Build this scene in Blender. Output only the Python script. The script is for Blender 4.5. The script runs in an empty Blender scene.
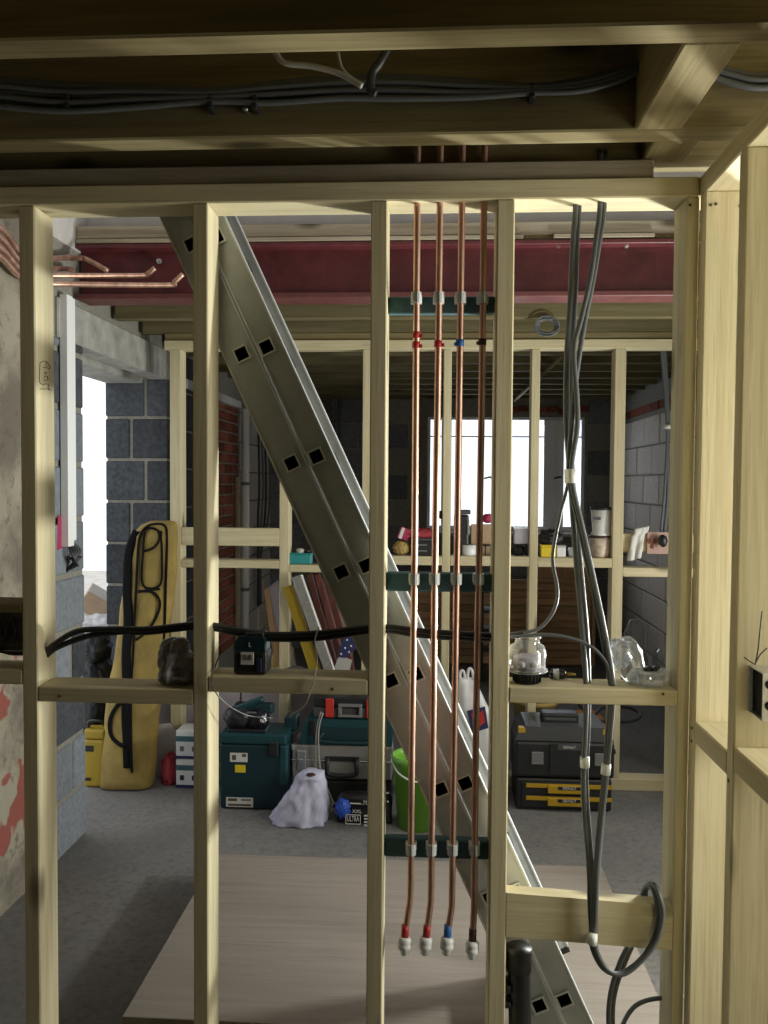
import bpy, bmesh, math, random
from mathutils import Vector, Matrix, noise
random.seed(7)
scene = bpy.context.scene
C = scene.collection
# ------------------------------------------------------------------ camera
F = 835.0; H = 1.52; CAMY = -1.95
YAW, PIT, ROLL = math.radians(3.4), math.radians(2.06), math.radians(0.4)
fw = Vector((-math.sin(YAW)*math.cos(PIT), math.cos(YAW)*math.cos(PIT), -math.sin(PIT)))
rt0 = Vector((math.cos(YAW), math.sin(YAW), 0)); up0 = rt0.cross(fw)
rt = rt0*math.cos(ROLL) + up0*math.sin(ROLL); up = up0*math.cos(ROLL) - rt0*math.sin(ROLL)
camd = bpy.data.cameras.new('camera'); cam = bpy.data.objects.new('camera', camd); C.objects.link(cam)
camd.sensor_fit = 'VERTICAL'; camd.sensor_height = 24; camd.lens = F/1024*24; camd.clip_start = .02
cam.matrix_world = Matrix(((rt.x, up.x, -fw.x, 0), (rt.y, up.y, -fw.y, CAMY), (rt.z, up.z, -fw.z, H), (0, 0, 0, 1)))
scene.camera = cam
# ------------------------------------------------------------------ light and exposure
scene.view_settings.view_transform = 'Standard'; scene.view_settings.look = 'None'
scene.view_settings.gamma = 1; scene.view_settings.use_curve_mapping = False
scene.view_settings.exposure = -0.36
w = bpy.data.worlds.new('overcast_sky'); scene.world = w; w.use_nodes = True
w.node_tree.nodes['Background'].inputs[0].default_value = (.93, .97, 1, 1)
w.node_tree.nodes['Background'].inputs[1].default_value = 1.8
def area(name, loc, target, sx, sy, energy, col=(1, 1, 1)):
    d = bpy.data.lights.new(name, 'AREA'); d.shape = 'RECTANGLE'; d.size = sx; d.size_y = sy; d.energy = energy; d.color = col
    o = bpy.data.objects.new(name, d); C.objects.link(o); o.location = loc
    o.rotation_euler = (Vector(target)-Vector(loc)).to_track_quat('-Z', 'Y').to_euler()
    return o
area('daylight_narrow_window', (1.72, 1.5, 1.15), (0, 1.1, 1.25), .4, .5, 20, (1, .99, .93))
area('daylight_side_window', (1.72, -.36, 1.4), (0, -.36, 1.4), .5, 1.4, 46, (1, .97, .84))
area('daylight_far_window', (.62, 5.78, 1.55), (.62, 0, 1.55), 1.4, 1.0, 24, (.86, .93, 1))
area('daylight_left_doorway', (-1.95, 2.15, 1.1), (0, 2.15, 1.0), 1.0, 1.9, 2.5, (.88, .94, 1))
area('daylight_roof_window', (-.2, .75, 4.4), (-.2, .75, 0), 0.8, .6, 6, (.9, .95, 1))

def ray(px, py):
    return fw + rt*((px-384)/F) - up*((py-512)/F)
EYE = Vector((0, CAMY, H))
def P(px, py, Y):                      # pixel -> point on the plane y = Y
    d = ray(px, py); return EYE + d*((Y-CAMY)/d.y)
def PZ(px, py, z=0.0):                 # pixel -> point on the plane z
    d = ray(px, py); return EYE + d*((z-H)/d.z)
def PX(px, py, x):
    d = ray(px, py); return EYE + d*(x/d.x)
def XX(px, Y, py=500): return P(px, py, Y).x
def ZZ(py, Y, px=434): return P(px, py, Y).z

# ------------------------------------------------------------------ materials
MATS = {}
def nodes(m):
    m.use_nodes = True; nt = m.node_tree; return nt, nt.nodes['Principled BSDF']
def mix_col(nt, fac, a, b):
    n = nt.nodes.new('ShaderNodeMix'); n.data_type = 'RGBA'
    nt.links.new(fac, n.inputs[0])
    for i, v in ((6, a), (7, b)):
        if isinstance(v, tuple): n.inputs[i].default_value = (*v[:3], 1)
        else: nt.links.new(v, n.inputs[i])
    return n.outputs[2]
def ramp(nt, fac, a, b):
    n = nt.nodes.new('ShaderNodeMapRange'); n.inputs[1].default_value = a; n.inputs[2].default_value = b
    nt.links.new(fac, n.inputs[0]); return n.outputs[0]
def coords(nt, scale=(1, 1, 1), rnd=True):
    tc = nt.nodes.new('ShaderNodeTexCoord'); mp = nt.nodes.new('ShaderNodeMapping'); mp.inputs['Scale'].default_value = scale
    nt.links.new(tc.outputs['Object'], mp.inputs[0])
    if rnd:
        oi = nt.nodes.new('ShaderNodeObjectInfo'); mu = nt.nodes.new('ShaderNodeMath'); mu.operation = 'MULTIPLY'; mu.inputs[1].default_value = 37.0
        nt.links.new(oi.outputs['Random'], mu.inputs[0]); nt.links.new(mu.outputs[0], mp.inputs['Location'])
    return mp.outputs[0]
def noi(nt, vec, scale, detail=4, rough=.55):
    n = nt.nodes.new('ShaderNodeTexNoise'); n.inputs['Scale'].default_value = scale; n.inputs['Detail'].default_value = detail; n.inputs['Roughness'].default_value = rough
    nt.links.new(vec, n.inputs['Vector']); return n.outputs['Fac']
def bump(nt, bs, h, strength, dist=.002):
    b = nt.nodes.new('ShaderNodeBump'); b.inputs['Strength'].default_value = strength; b.inputs['Distance'].default_value = dist
    nt.links.new(h, b.inputs['Height']); nt.links.new(b.outputs[0], bs.inputs['Normal'])
def rand_value(nt, col, lo, hi):
    oi = nt.nodes.new('ShaderNodeObjectInfo'); hs = nt.nodes.new('ShaderNodeHueSaturation')
    mr = nt.nodes.new('ShaderNodeMapRange'); mr.inputs[3].default_value = lo; mr.inputs[4].default_value = hi
    nt.links.new(oi.outputs['Random'], mr.inputs[0]); nt.links.new(mr.outputs[0], hs.inputs['Value'])
    nt.links.new(col, hs.inputs['Color']); return hs.outputs[0]
def wood(name, light, dark, axis, rough=.75, vary=(.9, 1.08), knots=True):
    m = bpy.data.materials.new(name); nt, bs = nodes(m)
    sc = [26, 26, 26]; sc[axis] = 1.1
    g = noi(nt, coords(nt, tuple(sc)), 1.6, 5, .6)
    sc2 = [70, 70, 70]; sc2[axis] = 2.5
    g2 = noi(nt, coords(nt, tuple(sc2)), 2.0, 3)
    c = mix_col(nt, ramp(nt, g, .35, .68), light, dark)
    c = mix_col(nt, ramp(nt, g2, .5, .9), c, tuple(x*.78 for x in dark))
    if knots:
        sk = [7, 7, 7]; sk[axis] = 2.6
        v = nt.nodes.new('ShaderNodeTexVoronoi'); v.inputs['Scale'].default_value = 1.0
        nt.links.new(coords(nt, tuple(sk)), v.inputs['Vector'])
        c = mix_col(nt, ramp(nt, v.outputs['Distance'], .19, .08), c, tuple(x*.38 for x in dark))
    c = rand_value(nt, c, *vary)
    nt.links.new(c, bs.inputs['Base Color']); bs.inputs['Roughness'].default_value = rough
    bs.inputs['Specular IOR Level'].default_value = .25
    bump(nt, bs, g2, .25)
    MATS[name] = m; return m
for i, a in enumerate('xyz'):
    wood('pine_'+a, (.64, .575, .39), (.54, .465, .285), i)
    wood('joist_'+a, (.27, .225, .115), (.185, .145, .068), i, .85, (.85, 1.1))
    wood('joistfar_'+a, (.165, .14, .075), (.115, .095, .045), i, .85, (.85, 1.1))  # darker joist copy; the far ceiling's dim light is put into the colour
    wood('grey_'+a, (.46, .40, .31), (.30, .25, .18), i, .9)
    wood('brown_'+a, (.55, .35, .20), (.42, .25, .13), i, .6, (.8, 1.2), False)
    wood('ply_'+a, (.285, .25, .22), (.25, .215, .185), i, .8, (.9, 1.05), False)
    wood('redwood_'+a, (.13, .04, .03), (.06, .02, .018), i, .5, (.7, 1.2), False)
def plain(name, col, rough=.5, metal=0., nscale=0, amt=.2, bumps=0., spec=.5, vary=None, trans=0., emit=None, alpha=1.):
    m = bpy.data.materials.new(name); nt, bs = nodes(m)
    bs.inputs['Base Color'].default_value = (*col, 1); bs.inputs['Roughness'].default_value = rough; bs.inputs['Metallic'].default_value = metal
    bs.inputs['Specular IOR Level'].default_value = spec; bs.inputs['Alpha'].default_value = alpha
    if trans: bs.inputs['Transmission Weight'].default_value = trans; bs.inputs['IOR'].default_value = 1.12
    if nscale:
        n = noi(nt, coords(nt), nscale, 6, .65)
        c = mix_col(nt, ramp(nt, n, .3, .7), tuple(x*(1-amt) for x in col), tuple(min(1, x*(1+amt)) for x in col))
        if vary: c = rand_value(nt, c, *vary)
        nt.links.new(c, bs.inputs['Base Color'])
        if bumps: bump(nt, bs, n, bumps, .006)
    MATS[name] = m; return m
plain('block_dark', (.066, .071, .08), .95, 0, 40, .35, .6, .1, (.75, 1.25))
plain('block_far', (.17, .175, .195), .95, 0, 40, .3, .5, .1, (.75, 1.2))
plain('block_blue', (.20, .22, .25), .95, 0, 40, .22, .5, .1, (.8, 1.15))
plain('block_pale', (.62, .565, .51), .95, 0, 40, .18, .5, .1, (.88, 1.1))
plain('mortar', (.235, .225, .195), .95, 0, 60, .25, .5, .1)
plain('brick_red', (.24, .08, .05), .92, 0, 30, .4, .6, .1, (.6, 1.3))
plain('lintel_concrete', (.33, .325, .30), .9, 0, 9, .28, .4, .15)
plain('white_board', (.50, .475, .46), .8, 0, 14, .08)
plain('lavender_board', (.40, .37, .43), .9, 0, 8, .1)
plain('pink_board', (.44, .29, .25), .9, 0, 8, .12)
plain('red_oxide', (.115, .022, .027), .5, 0, 11, .35, .15)
plain('red_oxide_edge', (.125, .036, .034), .55, 0, 14, .25, .1)
plain('steel', (.62, .62, .62), .35, 1)
plain('galvanised', (.62, .63, .63), .42, 1, 50, .15)
plain('black_rubber', (.02, .02, .022), .6)
plain('black_plastic', (.014, .015, .017), .45)
plain('black_gloss', (.012, .012, .016), .18)
plain('dark_hole', (.006, .006, .007), .9)
plain('dark_grey_plastic', (.06, .062, .068), .5)
plain('grey_plastic', (.16, .16, .16), .5)
plain('cable_grey', (.105, .115, .125), .42)
plain('cable_black', (.022, .024, .027), .45)
plain('cable_pale', (.34, .33, .31), .5)
plain('white_plastic', (.78, .79, .80), .4)
plain('clip_plastic', (.62, .66, .66), .35)
plain('tape_white', (.72, .74, .72), .5)
plain('tape_red', (.50, .03, .03), .45)
plain('tape_blue', (.03, .16, .50), .45)
plain('tape_brown', (.06, .02, .018), .45)
plain('teal_paint', (.06, .145, .175), .75, 0, 25, .2, .1)
plain('teal_plastic', (.008, .05, .062), .45)
plain('teal_bright', (.03, .27, .28), .5)
plain('teal_dark', (.004, .026, .035), .5)
plain('yellow_canvas', (.30, .215, .06), .85, 0, 7, .28, .25)
plain('yellow_plastic', (.36, .25, .02), .45)
plain('yellow_label', (.72, .55, .02), .5)
plain('dewalt_yellow', (.45, .27, .012), .45)
plain('lime_plastic', (.17, .42, .04), .4)
plain('label_white', (.62, .62, .60), .6)
plain('lavender_sack', (.50, .50, .66), .75, 0, 20, .1, .3)
plain('grey_film', (.27, .265, .30), .4, 0, 30, .4, .35)
plain('bin_liner', (.006, .007, .010), .45, 0, 30, .3, .3)
plain('white_film', (.74, .74, .77), .45, 0, 12, .06, .3)
plain('blue_plastic', (.03, .10, .55), .4)
plain('navy', (.02, .025, .10), .5)
plain('red_plastic', (.50, .035, .025), .45)
plain('red_cloth', (.32, .035, .05), .8, 0, 20, .3)
plain('cardboard', (.42, .30, .20), .85, 0, 20, .12)
plain('tan_cloth', (.42, .30, .10), .85, 0, 20, .2)
plain('orange_plastic', (.42, .16, .05), .5)
plain('white_mug', (.72, .75, .76), .3)
plain('rag_white', (.66, .65, .62), .9, 0, 20, .1, .3)
plain('silver_case', (.27, .265, .25), .5, .25, 20, .1)
plain('blade_steel', (.62, .62, .60), .45, .6)
plain('ink', (.09, .075, .05), .8)
plain('render_white', (.13, .12, .105), .9, 0, 10, .1)
plain('upvc', (.80, .80, .86), .4)
plain('ground_outside', (.55, .52, .48), .95, 0, 6, .2)
plain('magenta', (.36, .025, .09), .6)
plain('pattern_pot', (.60, .50, .40), .5, 0, 22, .45)
def copper():
    m = bpy.data.materials.new('copper'); nt, bs = nodes(m)
    n = noi(nt, coords(nt, (1, 1, .25)), 28, 5, .7)
    c = mix_col(nt, ramp(nt, n, .42, .7), (.74, .47, .37), (.42, .25, .18))
    nt.links.new(c, bs.inputs['Base Color']); bs.inputs['Metallic'].default_value = .9; bs.inputs['Roughness'].default_value = .44
    MATS['copper'] = m
copper()
def aluminium():
    m = bpy.data.materials.new('aluminium'); nt, bs = nodes(m)
    n = noi(nt, coords(nt, (1, 1, 1), False), 7, 6, .65)
    c = mix_col(nt, ramp(nt, n, .35, .7), (.66, .69, .71), (.50, .53, .55))
    nt.links.new(c, bs.inputs['Base Color']); bs.inputs['Metallic'].default_value = .3
    nt.links.new(ramp2(nt, n, .32, .55), bs.inputs['Roughness'])
    MATS['aluminium'] = m
def ramp2(nt, fac, lo, hi):
    n = nt.nodes.new('ShaderNodeMapRange'); n.inputs[1].default_value = .3; n.inputs[2].default_value = .7; n.inputs[3].default_value = lo; n.inputs[4].default_value = hi
    nt.links.new(fac, n.inputs[0]); return n.outputs[0]
aluminium()
plain('rung_shaded', (.05, .052, .053), .6, .3)  # dark metal: the shade inside the hollow rungs is put into the colour
plain('black_webbing', (.010, .010, .011), .95, 0, 0, 0, 0, .1)
plain('aluminium_highlight', (.85, .86, .86), .35, .2)  # paler metal: highlights along lips and rims are put into the colour
def concrete():
    m = bpy.data.materials.new('floor_concrete'); nt, bs = nodes(m)
    v = coords(nt, (1, 1, 1), False); n = noi(nt, v, 2.2, 8, .6); n2 = noi(nt, v, 45, 4)
    c = mix_col(nt, ramp(nt, n, .3, .7), (.14, .137, .135), (.215, .208, .20))
    c = mix_col(nt, ramp(nt, n2, .45, .85), c, (.10, .096, .094))
    nt.links.new(c, bs.inputs['Base Color']); bs.inputs['Roughness'].default_value = .9
    bump(nt, bs, n2, .25, .004); MATS['floor_concrete'] = m
concrete()
def old_plaster():
    m = bpy.data.materials.new('old_plaster'); nt, bs = nodes(m)
    v = coords(nt, (1, 1, 1), False); n = noi(nt, v, 3.0, 7, .62); n2 = noi(nt, v, 22, 6, .7); n3 = noi(nt, v, 4.6, 3, .5)
    c = mix_col(nt, ramp(nt, n, .42, .60), (.33, .30, .23), (.16, .14, .11))
    c = mix_col(nt, ramp(nt, n2, .55, .72), c, (.085, .07, .055))
    sx = nt.nodes.new('ShaderNodeSeparateXYZ'); nt.links.new(v, sx.inputs[0])      # bare red brick shows through low on the wall
    lo = ramp(nt, sx.outputs['Z'], 1.0, .85)
    mu = nt.nodes.new('ShaderNodeMath'); mu.operation = 'MULTIPLY'; nt.links.new(ramp(nt, n3, .56, .58), mu.inputs[0]); nt.links.new(lo, mu.inputs[1])
    c = mix_col(nt, mu.outputs[0], c, (.27, .08, .06))
    nt.links.new(c, bs.inputs['Base Color']); bs.inputs['Roughness'].default_value = .95
    bump(nt, bs, n2, .8, .01); MATS['old_plaster'] = m
old_plaster()
def clear(name, tint, alpha):
    m = bpy.data.materials.new(name); nt, bs = nodes(m); out = nt.nodes['Material Output']
    tr = nt.nodes.new('ShaderNodeBsdfTransparent'); tr.inputs[0].default_value = (*tint, 1)
    gl = nt.nodes.new('ShaderNodeBsdfGlossy'); gl.inputs['Roughness'].default_value = .08
    fr = nt.nodes.new('ShaderNodeLayerWeight'); fr.inputs[0].default_value = .35
    mr = nt.nodes.new('ShaderNodeMapRange'); mr.inputs[3].default_value = alpha; mr.inputs[4].default_value = .75
    nt.links.new(fr.outputs['Facing'], mr.inputs[0])
    df = nt.nodes.new('ShaderNodeBsdfDiffuse'); df.inputs[0].default_value = (.8, .82, .84, 1)
    m1 = nt.nodes.new('ShaderNodeMixShader'); m1.inputs[0].default_value = .45
    nt.links.new(gl.outputs[0], m1.inputs[1]); nt.links.new(df.outputs[0], m1.inputs[2])
    m2 = nt.nodes.new('ShaderNodeMixShader'); nt.links.new(mr.outputs[0], m2.inputs[0]); nt.links.new(tr.outputs[0], m2.inputs[1]); nt.links.new(m1.outputs[0], m2.inputs[2])
    nt.links.new(m2.outputs[0], out.inputs[0]); MATS[name] = m
clear('clear_plastic', (.96, .97, .97), .12)
clear('clear_film', (.93, .94, .95), .22)
clear('window_glass', (.97, .99, 1), .04)

# ------------------------------------------------------------------ builders
def wloc(o):
    v = Vector(o.location)
    while o.parent: o = o.parent; v = v + Vector(o.location)
    return v
def mk(name, V, FC, mat, parent=None, smooth=False, centre=None):
    V = [Vector(v) for v in V]
    lo = Vector([min(v[i] for v in V) for i in range(3)]); hi = Vector([max(v[i] for v in V) for i in range(3)])
    o0 = centre if centre is not None else Vector(((lo.x+hi.x)/2, (lo.y+hi.y)/2, lo.z if parent is None else (lo.z+hi.z)/2))
    me = bpy.data.meshes.new(name); me.from_pydata([v-o0 for v in V], [], FC); me.validate()
    if smooth: me.polygons.foreach_set('use_smooth', [True]*len(me.polygons))
    me.materials.append(MATS[mat]); me.update()
    o = bpy.data.objects.new(name, me); C.objects.link(o)
    if parent: o.parent = parent; o.location = o0 - wloc(parent)
    else: o.location = o0
    return o
def from_bm(name, bm, mat, parent=None, smooth=False):
    bmesh.ops.recalc_face_normals(bm, faces=bm.faces)
    bm.verts.index_update(); V = [v.co.copy() for v in bm.verts]; FC = [[v.index for v in f.verts] for f in bm.faces]; bm.free()
    return mk(name, V, FC, mat, parent, smooth)
def box(name, x0, x1, y0, y1, z0, z1, mat, parent=None, bev=.003, M=None, seg=1):
    bm = bmesh.new(); bmesh.ops.create_cube(bm, size=1)
    sx, sy, sz = x1-x0, y1-y0, z1-z0
    for v in bm.verts: v.co = Vector((v.co.x*sx, v.co.y*sy, v.co.z*sz))
    if bev: bmesh.ops.bevel(bm, geom=list(bm.edges), offset=min(bev, .45*min(abs(sx), abs(sy), abs(sz))), segments=seg, affect='EDGES', profile=.5)
    c = Vector(((x0+x1)/2, (y0+y1)/2, (z0+z1)/2))
    for v in bm.verts: v.co += c
    if M is not None: bmesh.ops.transform(bm, matrix=M, verts=bm.verts)
    return from_bm(name, bm, mat, parent)
def pbox(name, px0, px1, py0, py1, Y, dep, mat, parent=None, bev=.003, seg=1):
    a = P((px0+px1)/2, py0, Y); b = P((px0+px1)/2, py1, Y)
    return box(name, XX(px0, Y, (py0+py1)/2), XX(px1, Y, (py0+py1)/2), Y, Y+dep, b.z, a.z, mat, parent, bev, None, seg)
def smooth_path(pts, n=6):
    pts = [Vector(p) for p in pts]
    if len(pts) < 3: return pts
    out = []
    for i in range(len(pts)-1):
        p0 = pts[i-1] if i else pts[0]*2-pts[1]; p1 = pts[i]; p2 = pts[i+1]; p3 = pts[i+2] if i+2 < len(pts) else pts[-1]*2-pts[-2]
        for k in range(n):
            t = k/n
            out.append(.5*((2*p1)+(p2-p0)*t+(2*p0-5*p1+4*p2-p3)*t*t+(3*p1-p0-3*p2+p3)*t**3))
    out.append(pts[-1]); return out
def tube(name, pts, r, mat, parent=None, n=10, sm=6, flat=None):
    path = smooth_path(pts, sm) if sm else [Vector(p) for p in pts]
    V, FC = [], []; nrm = None
    for i, p in enumerate(path):
        t = (path[min(i+1, len(path)-1)]-path[max(i-1, 0)])
        t = t.normalized() if t.length > 1e-9 else Vector((0, 0, 1))
        if nrm is None: nrm = t.orthogonal().normalized() if flat is None else Vector(flat)
        nrm = (nrm - t*nrm.dot(t)); nrm = nrm.normalized() if nrm.length > 1e-6 else t.orthogonal().normalized()
        bn = t.cross(nrm)
        ra, rb = (r, r) if not isinstance(r, tuple) else r
        for k in range(n):
            a = 2*math.pi*k/n; V.append(p + nrm*math.cos(a)*ra + bn*math.sin(a)*rb)
    for i in range(len(path)-1):
        for k in range(n):
            k2 = (k+1) % n; FC.append((i*n+k, i*n+k2, (i+1)*n+k2, (i+1)*n+k))
    FC.append(tuple(range(n))[::-1]); FC.append(tuple(len(V)-n+k for k in range(n)))
    return mk(name, V, FC, mat, parent, True)
def ptube(name, pp, Y, r, mat, parent=None, **k):
    return tube(name, [P(p[0], p[1], p[2] if len(p) > 2 else Y) for p in pp], r, mat, parent, **k)
def lathe(name, prof, c, mat, parent=None, n=28, M=None, smooth=True):
    V, FC = [], []
    for r, z in prof:
        for k in range(n):
            a = 2*math.pi*k/n; V.append(Vector((r*math.cos(a), r*math.sin(a), z)))
    for i in range(len(prof)-1):
        for k in range(n):
            k2 = (k+1) % n; FC.append((i*n+k, i*n+k2, (i+1)*n+k2, (i+1)*n+k))
    if prof[0][0] > 1e-4: FC.append(tuple(range(n))[::-1])
    if prof[-1][0] > 1e-4 : FC.append(tuple(len(V)-n+k for k in range(n)))
    if M is not None: V = [M @ v for v in V]
    V = [v+Vector(c) for v in V]
    return mk(name, V, FC, mat, parent, smooth)
def prism(name, poly, y0, y1, mat, parent=None, M=None):      # outline in x,z pushed along y
    n = len(poly); V = [Vector((p[0], y0, p[1])) for p in poly] + [Vector((p[0], y1, p[1])) for p in poly]
    FC = [tuple(range(n)), tuple(range(2*n-1, n-1, -1))] + [(i, n+i, n+(i+1) % n, (i+1) % n) for i in range(n)]
    if M is not None: V = [M @ v for v in V]
    bm = bmesh.new(); vs = [bm.verts.new(v) for v in V]
    for f in FC: bm.faces.new([vs[i] for i in f])
    return from_bm(name, bm, mat, parent)
def pprism(name, pp, Y, dep, mat, parent=None):
    return prism(name, [(P(a, b, Y).x, P(a, b, Y).z) for a, b in pp], Y, Y+dep, mat, parent)
def blob(name, c, rx, ry, rz, mat, parent=None, amp=.15, freq=3., seed=0, flat=None, sub=4):
    bm = bmesh.new(); bmesh.ops.create_icosphere(bm, subdivisions=sub, radius=1)
    for v in bm.verts:
        d = v.co.normalized(); q = d*freq+Vector((seed*7.3, seed*3.1, seed))
        k = 1+amp*(noise.noise(q)+.6*(abs(noise.noise(q*2.3))*2-.6)+.3*noise.noise(q*5))
        v.co = Vector((d.x*rx*k, d.y*ry*k, d.z*rz*k))
        if flat is not None and v.co.z < flat: v.co.z = flat
    for v in bm.verts: v.co += Vector(c)
    return from_bm(name, bm, mat, parent, True)
def sect(s, e=3.0): return (max(0., 1-abs(s)**e))**(1/e)
def loft(name, rows, mat, parent=None, n=32, e=2.6, amp=0., freq=8., seed=0):   # rows: (z, xl, xr, yc, d)
    V, FC = [], []
    for z, xl, xr, yc, d in rows:
        for k in range(n):
            a = 2*math.pi*k/n; ca, sa = math.cos(a), math.sin(a)
            x = math.copysign(abs(ca)**(2/e), ca); y = math.copysign(abs(sa)**(2/e), sa)
            p = Vector(((xl+xr)/2+x*(xr-xl)/2, yc+y*d, z))
            if amp:
                q = p*freq+Vector((seed, seed*2, 0)); q.z *= .45
                p += Vector((x, y*1.2, 0))*amp*(noise.noise(q)+.5*noise.noise(q*2.7))
            V.append(p)
    for i in range(len(rows)-1):
        for k in range(n):
            k2 = (k+1) % n; FC.append((i*n+k, i*n+k2, (i+1)*n+k2, (i+1)*n+k))
    FC.append(tuple(range(n))[::-1]); FC.append(tuple(len(V)-n+k for k in range(n)))
    return mk(name, V, FC, mat, parent, True)
def interp_rows(rows, m=5):
    out = []
    for a, b in zip(rows, rows[1:]):
        for k in range(m): out.append(tuple(a[i]+(b[i]-a[i])*k/m for i in range(5)))
    out.append(rows[-1]); return out
def text(name, s, c, size, mat, parent, rot=None, wide=None, ex=.0008):   # flat lettering facing -y
    cu = bpy.data.curves.new(name, 'FONT'); cu.body = s; cu.size = size; cu.align_x = 'CENTER'; cu.align_y = 'CENTER'; cu.extrude = ex
    t = bpy.data.objects.new(name, cu); C.objects.link(t); bpy.context.view_layer.update()
    dg = bpy.context.evaluated_depsgraph_get(); me = t.evaluated_get(dg).to_mesh()
    V = [v.co.copy() for v in me.vertices]; FC = [tuple(p.vertices) for p in me.polygons]
    t.evaluated_get(dg).to_mesh_clear(); bpy.data.objects.remove(t)
    if wide:
        ww = max(v.x for v in V)-min(v.x for v in V); k = wide/ww
        for v in V: v.x *= k
    M = rot if rot is not None else Matrix.Rotation(math.pi/2, 4, 'X')
    return mk(name, [M @ v + Vector(c) for v in V], FC, mat, parent)
def tag(o, label, cat=None, group=None, kind=None):
    o['label'] = label
    if cat: o['category'] = cat
    if group: o['group'] = group
    if kind: o['kind'] = kind
    return o
def thing(name, label, cat, loc=(0, 0, 0), group=None, kind=None):
    o = bpy.data.objects.new(name, None); C.objects.link(o); o.location = loc; o.empty_display_size = .05
    return tag(o, label, cat, group, kind)
def share(proto, name, loc, parent, mat=None):       # copy of a piece sharing its mesh
    o = proto.copy(); o.name = name; C.objects.link(o); o.parent = parent; o.location = Vector(loc)-wloc(parent)
    return o
def face_up(cx, cy, cz): return Vector((cx, cy, cz))

# ================================================================== STRUCTURE
XL, XR = -1.48, 1.65
YB, YF = -3.6, 5.55            # wall behind the camera, far window wall
ZP0, ZP1 = ZZ(200, 0), ZZ(180, 0)     # top plate underside / top
ZJ = ZP1+.045                  # joist underside
ZD = ZJ+.20                    # underside of the floor deck above
tag(box('floor', XL-.4, XR+.3, YB-.1, YF+.2, -.12, 0, 'floor_concrete', None, 0), 'rough dusty grey concrete floor', kind='structure')

# --- main stud wall
WM = thing('wall_middle', 'open timber stud wall crossing the middle of the picture', None, (XX(434, 0), .05, 0), kind='structure')
SD = .1
def stud(pa, pb, parent, Y, dep, z0, z1, py=500, mat='pine_z', lean=0):
    return box('stud', XX(pa, Y, py), XX(pb, Y, py), Y, Y+dep, z0, z1, mat, parent, .003)
XC0 = XX(694, 0)               # face of the right-hand partition
box('top_plate', XL+.004, XC0, 0, SD, ZP0, ZP1, 'pine_x', WM)
box('sole_plate', XL+.004, XC0, 0, SD, 0, .04, 'pine_x', WM)
st = []
for a, b in ((21, 36.5), (193, 208), (369.3, 385.6), (494, 511.5), (681, 694)):
    st.append((XX(a, 0), XX(b, 0))); stud(a, b, WM, 0, SD, .04, ZP0)
def noggin(x0, x1, ya, yb, parent, px, Y=0, dep=SD):
    return box('noggin', x0, x1, Y, Y+dep, ZZ(yb, Y, px), ZZ(ya, Y, px), 'pine_x', parent)
noggin(XL+.01, st[0][0], 669, 684.5, WM, 10)
NG1 = noggin(st[0][1], st[1][0], 688, 703.5, WM, 115)
NG2 = noggin(st[1][1], st[2][0], 678, 694, WM, 290)
NG4 = noggin(st[3][1], st[4][0], 688.5, 704.5, WM, 590)
zn1, zn2, zn4 = ZZ(688, 0, 115), ZZ(678, 0, 290), ZZ(688.5, 0, 590)
# low noggin on edge, slightly out of level
a0 = P(508, 893, 0); b0 = P(672, 906, 0); h0 = (P(508, 893, 0)-P(508, 937, 0)).z
prism('noggin', [(st[3][1], a0.z-h0), (st[4][0], b0.z-h0), (st[4][0], b0.z), (st[3][1], a0.z)], 0, .04, 'pine_x', WM)
# batten on top of the plate
box('upper_batten', XL+.004, XX(648, .01), .01, .06, ZP1, ZJ, 'grey_x', WM, .004)
# nail heads
for k, (x, y) in enumerate(((35, 222), (211, 212), (389, 212), (679, 214), (680, 240), (505, 690))):
    p = P(x, y, 0)
for (x, y) in ((663, 694), (333, 689), (60, 696), (690, 205)):
    p = P(x, y, 0); lathe('nail_head', [(.0035, 0), (.0035, .0012)], p, 'ink', WM, 8, Matrix.Rotation(math.pi/2, 4, 'X'))
# pencilled note on the reveal of the first stud
mk_x = st[0][1]+.0006
def sidemark(pp):
    pts = [PX(a, b, mk_x) for a, b in pp]
    tube('pencil_mark', pts, .0008, 'ink', WM, 5, 3)
sidemark([(40, 363), (40, 383), (48, 384), (48, 389), (51, 390)]); sidemark([(40, 389), (50, 389)]); sidemark([(40, 363), (45, 361), (50, 366), (49, 369), (46, 366), (47, 361)])
sidemark([(43, 367), (46, 368)]); sidemark([(44, 372), (47, 373), (44, 374)]); sidemark([(44, 377), (47, 376), (48, 380), (44, 380)])

# --- right-hand stud partition running towards the camera
WR = thing('wall_partition_right', 'bright timber stud partition at right edge, running towards the viewer', None, (XC0+.05, -.4, 0), kind='structure')
XP1 = XC0+.1
PEND = -.98
box('top_plate', XC0, XP1, PEND, SD, ZP0, ZP1, 'pine_y', WR)
box('sole_plate', XC0, XP1, PEND, SD, 0, .04, 'pine_y', WR)
for y in (-.038, -.283, -.63, PEND): box('stud', XC0, XP1, y, y+.038, .04, ZP0, 'pine_z', WR)
zq = ZZ(717, 0, 695)
box('noggin', XC0, XP1, -.245, -.038, zq-.05, zq, 'pine_y', WR)
box('noggin', XC0, XP1, -.592, -.283, zq-.03, zq+.02, 'pine_y', WR)
box('noggin', XC0, XP1, PEND+.038, -.63, zq-.05, zq, 'pine_y', WR)
box('plasterboard', XC0-.0125, XC0-.0005, YB+.005, -.505, .01, ZP1, 'white_board', WR, .001)  # unseen board, added to keep side-window light off the left studs
for (y, z) in ((-.02, zq-.02), (-.02, zq-.05), (-.26, zq-.055)):
    lathe('nail_head', [(.004, 0), (.004, .0015)], (XC0-.0015, y, z), 'ink', WR, 8, Matrix.Rotation(math.pi/2, 4, 'Y'))
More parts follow.
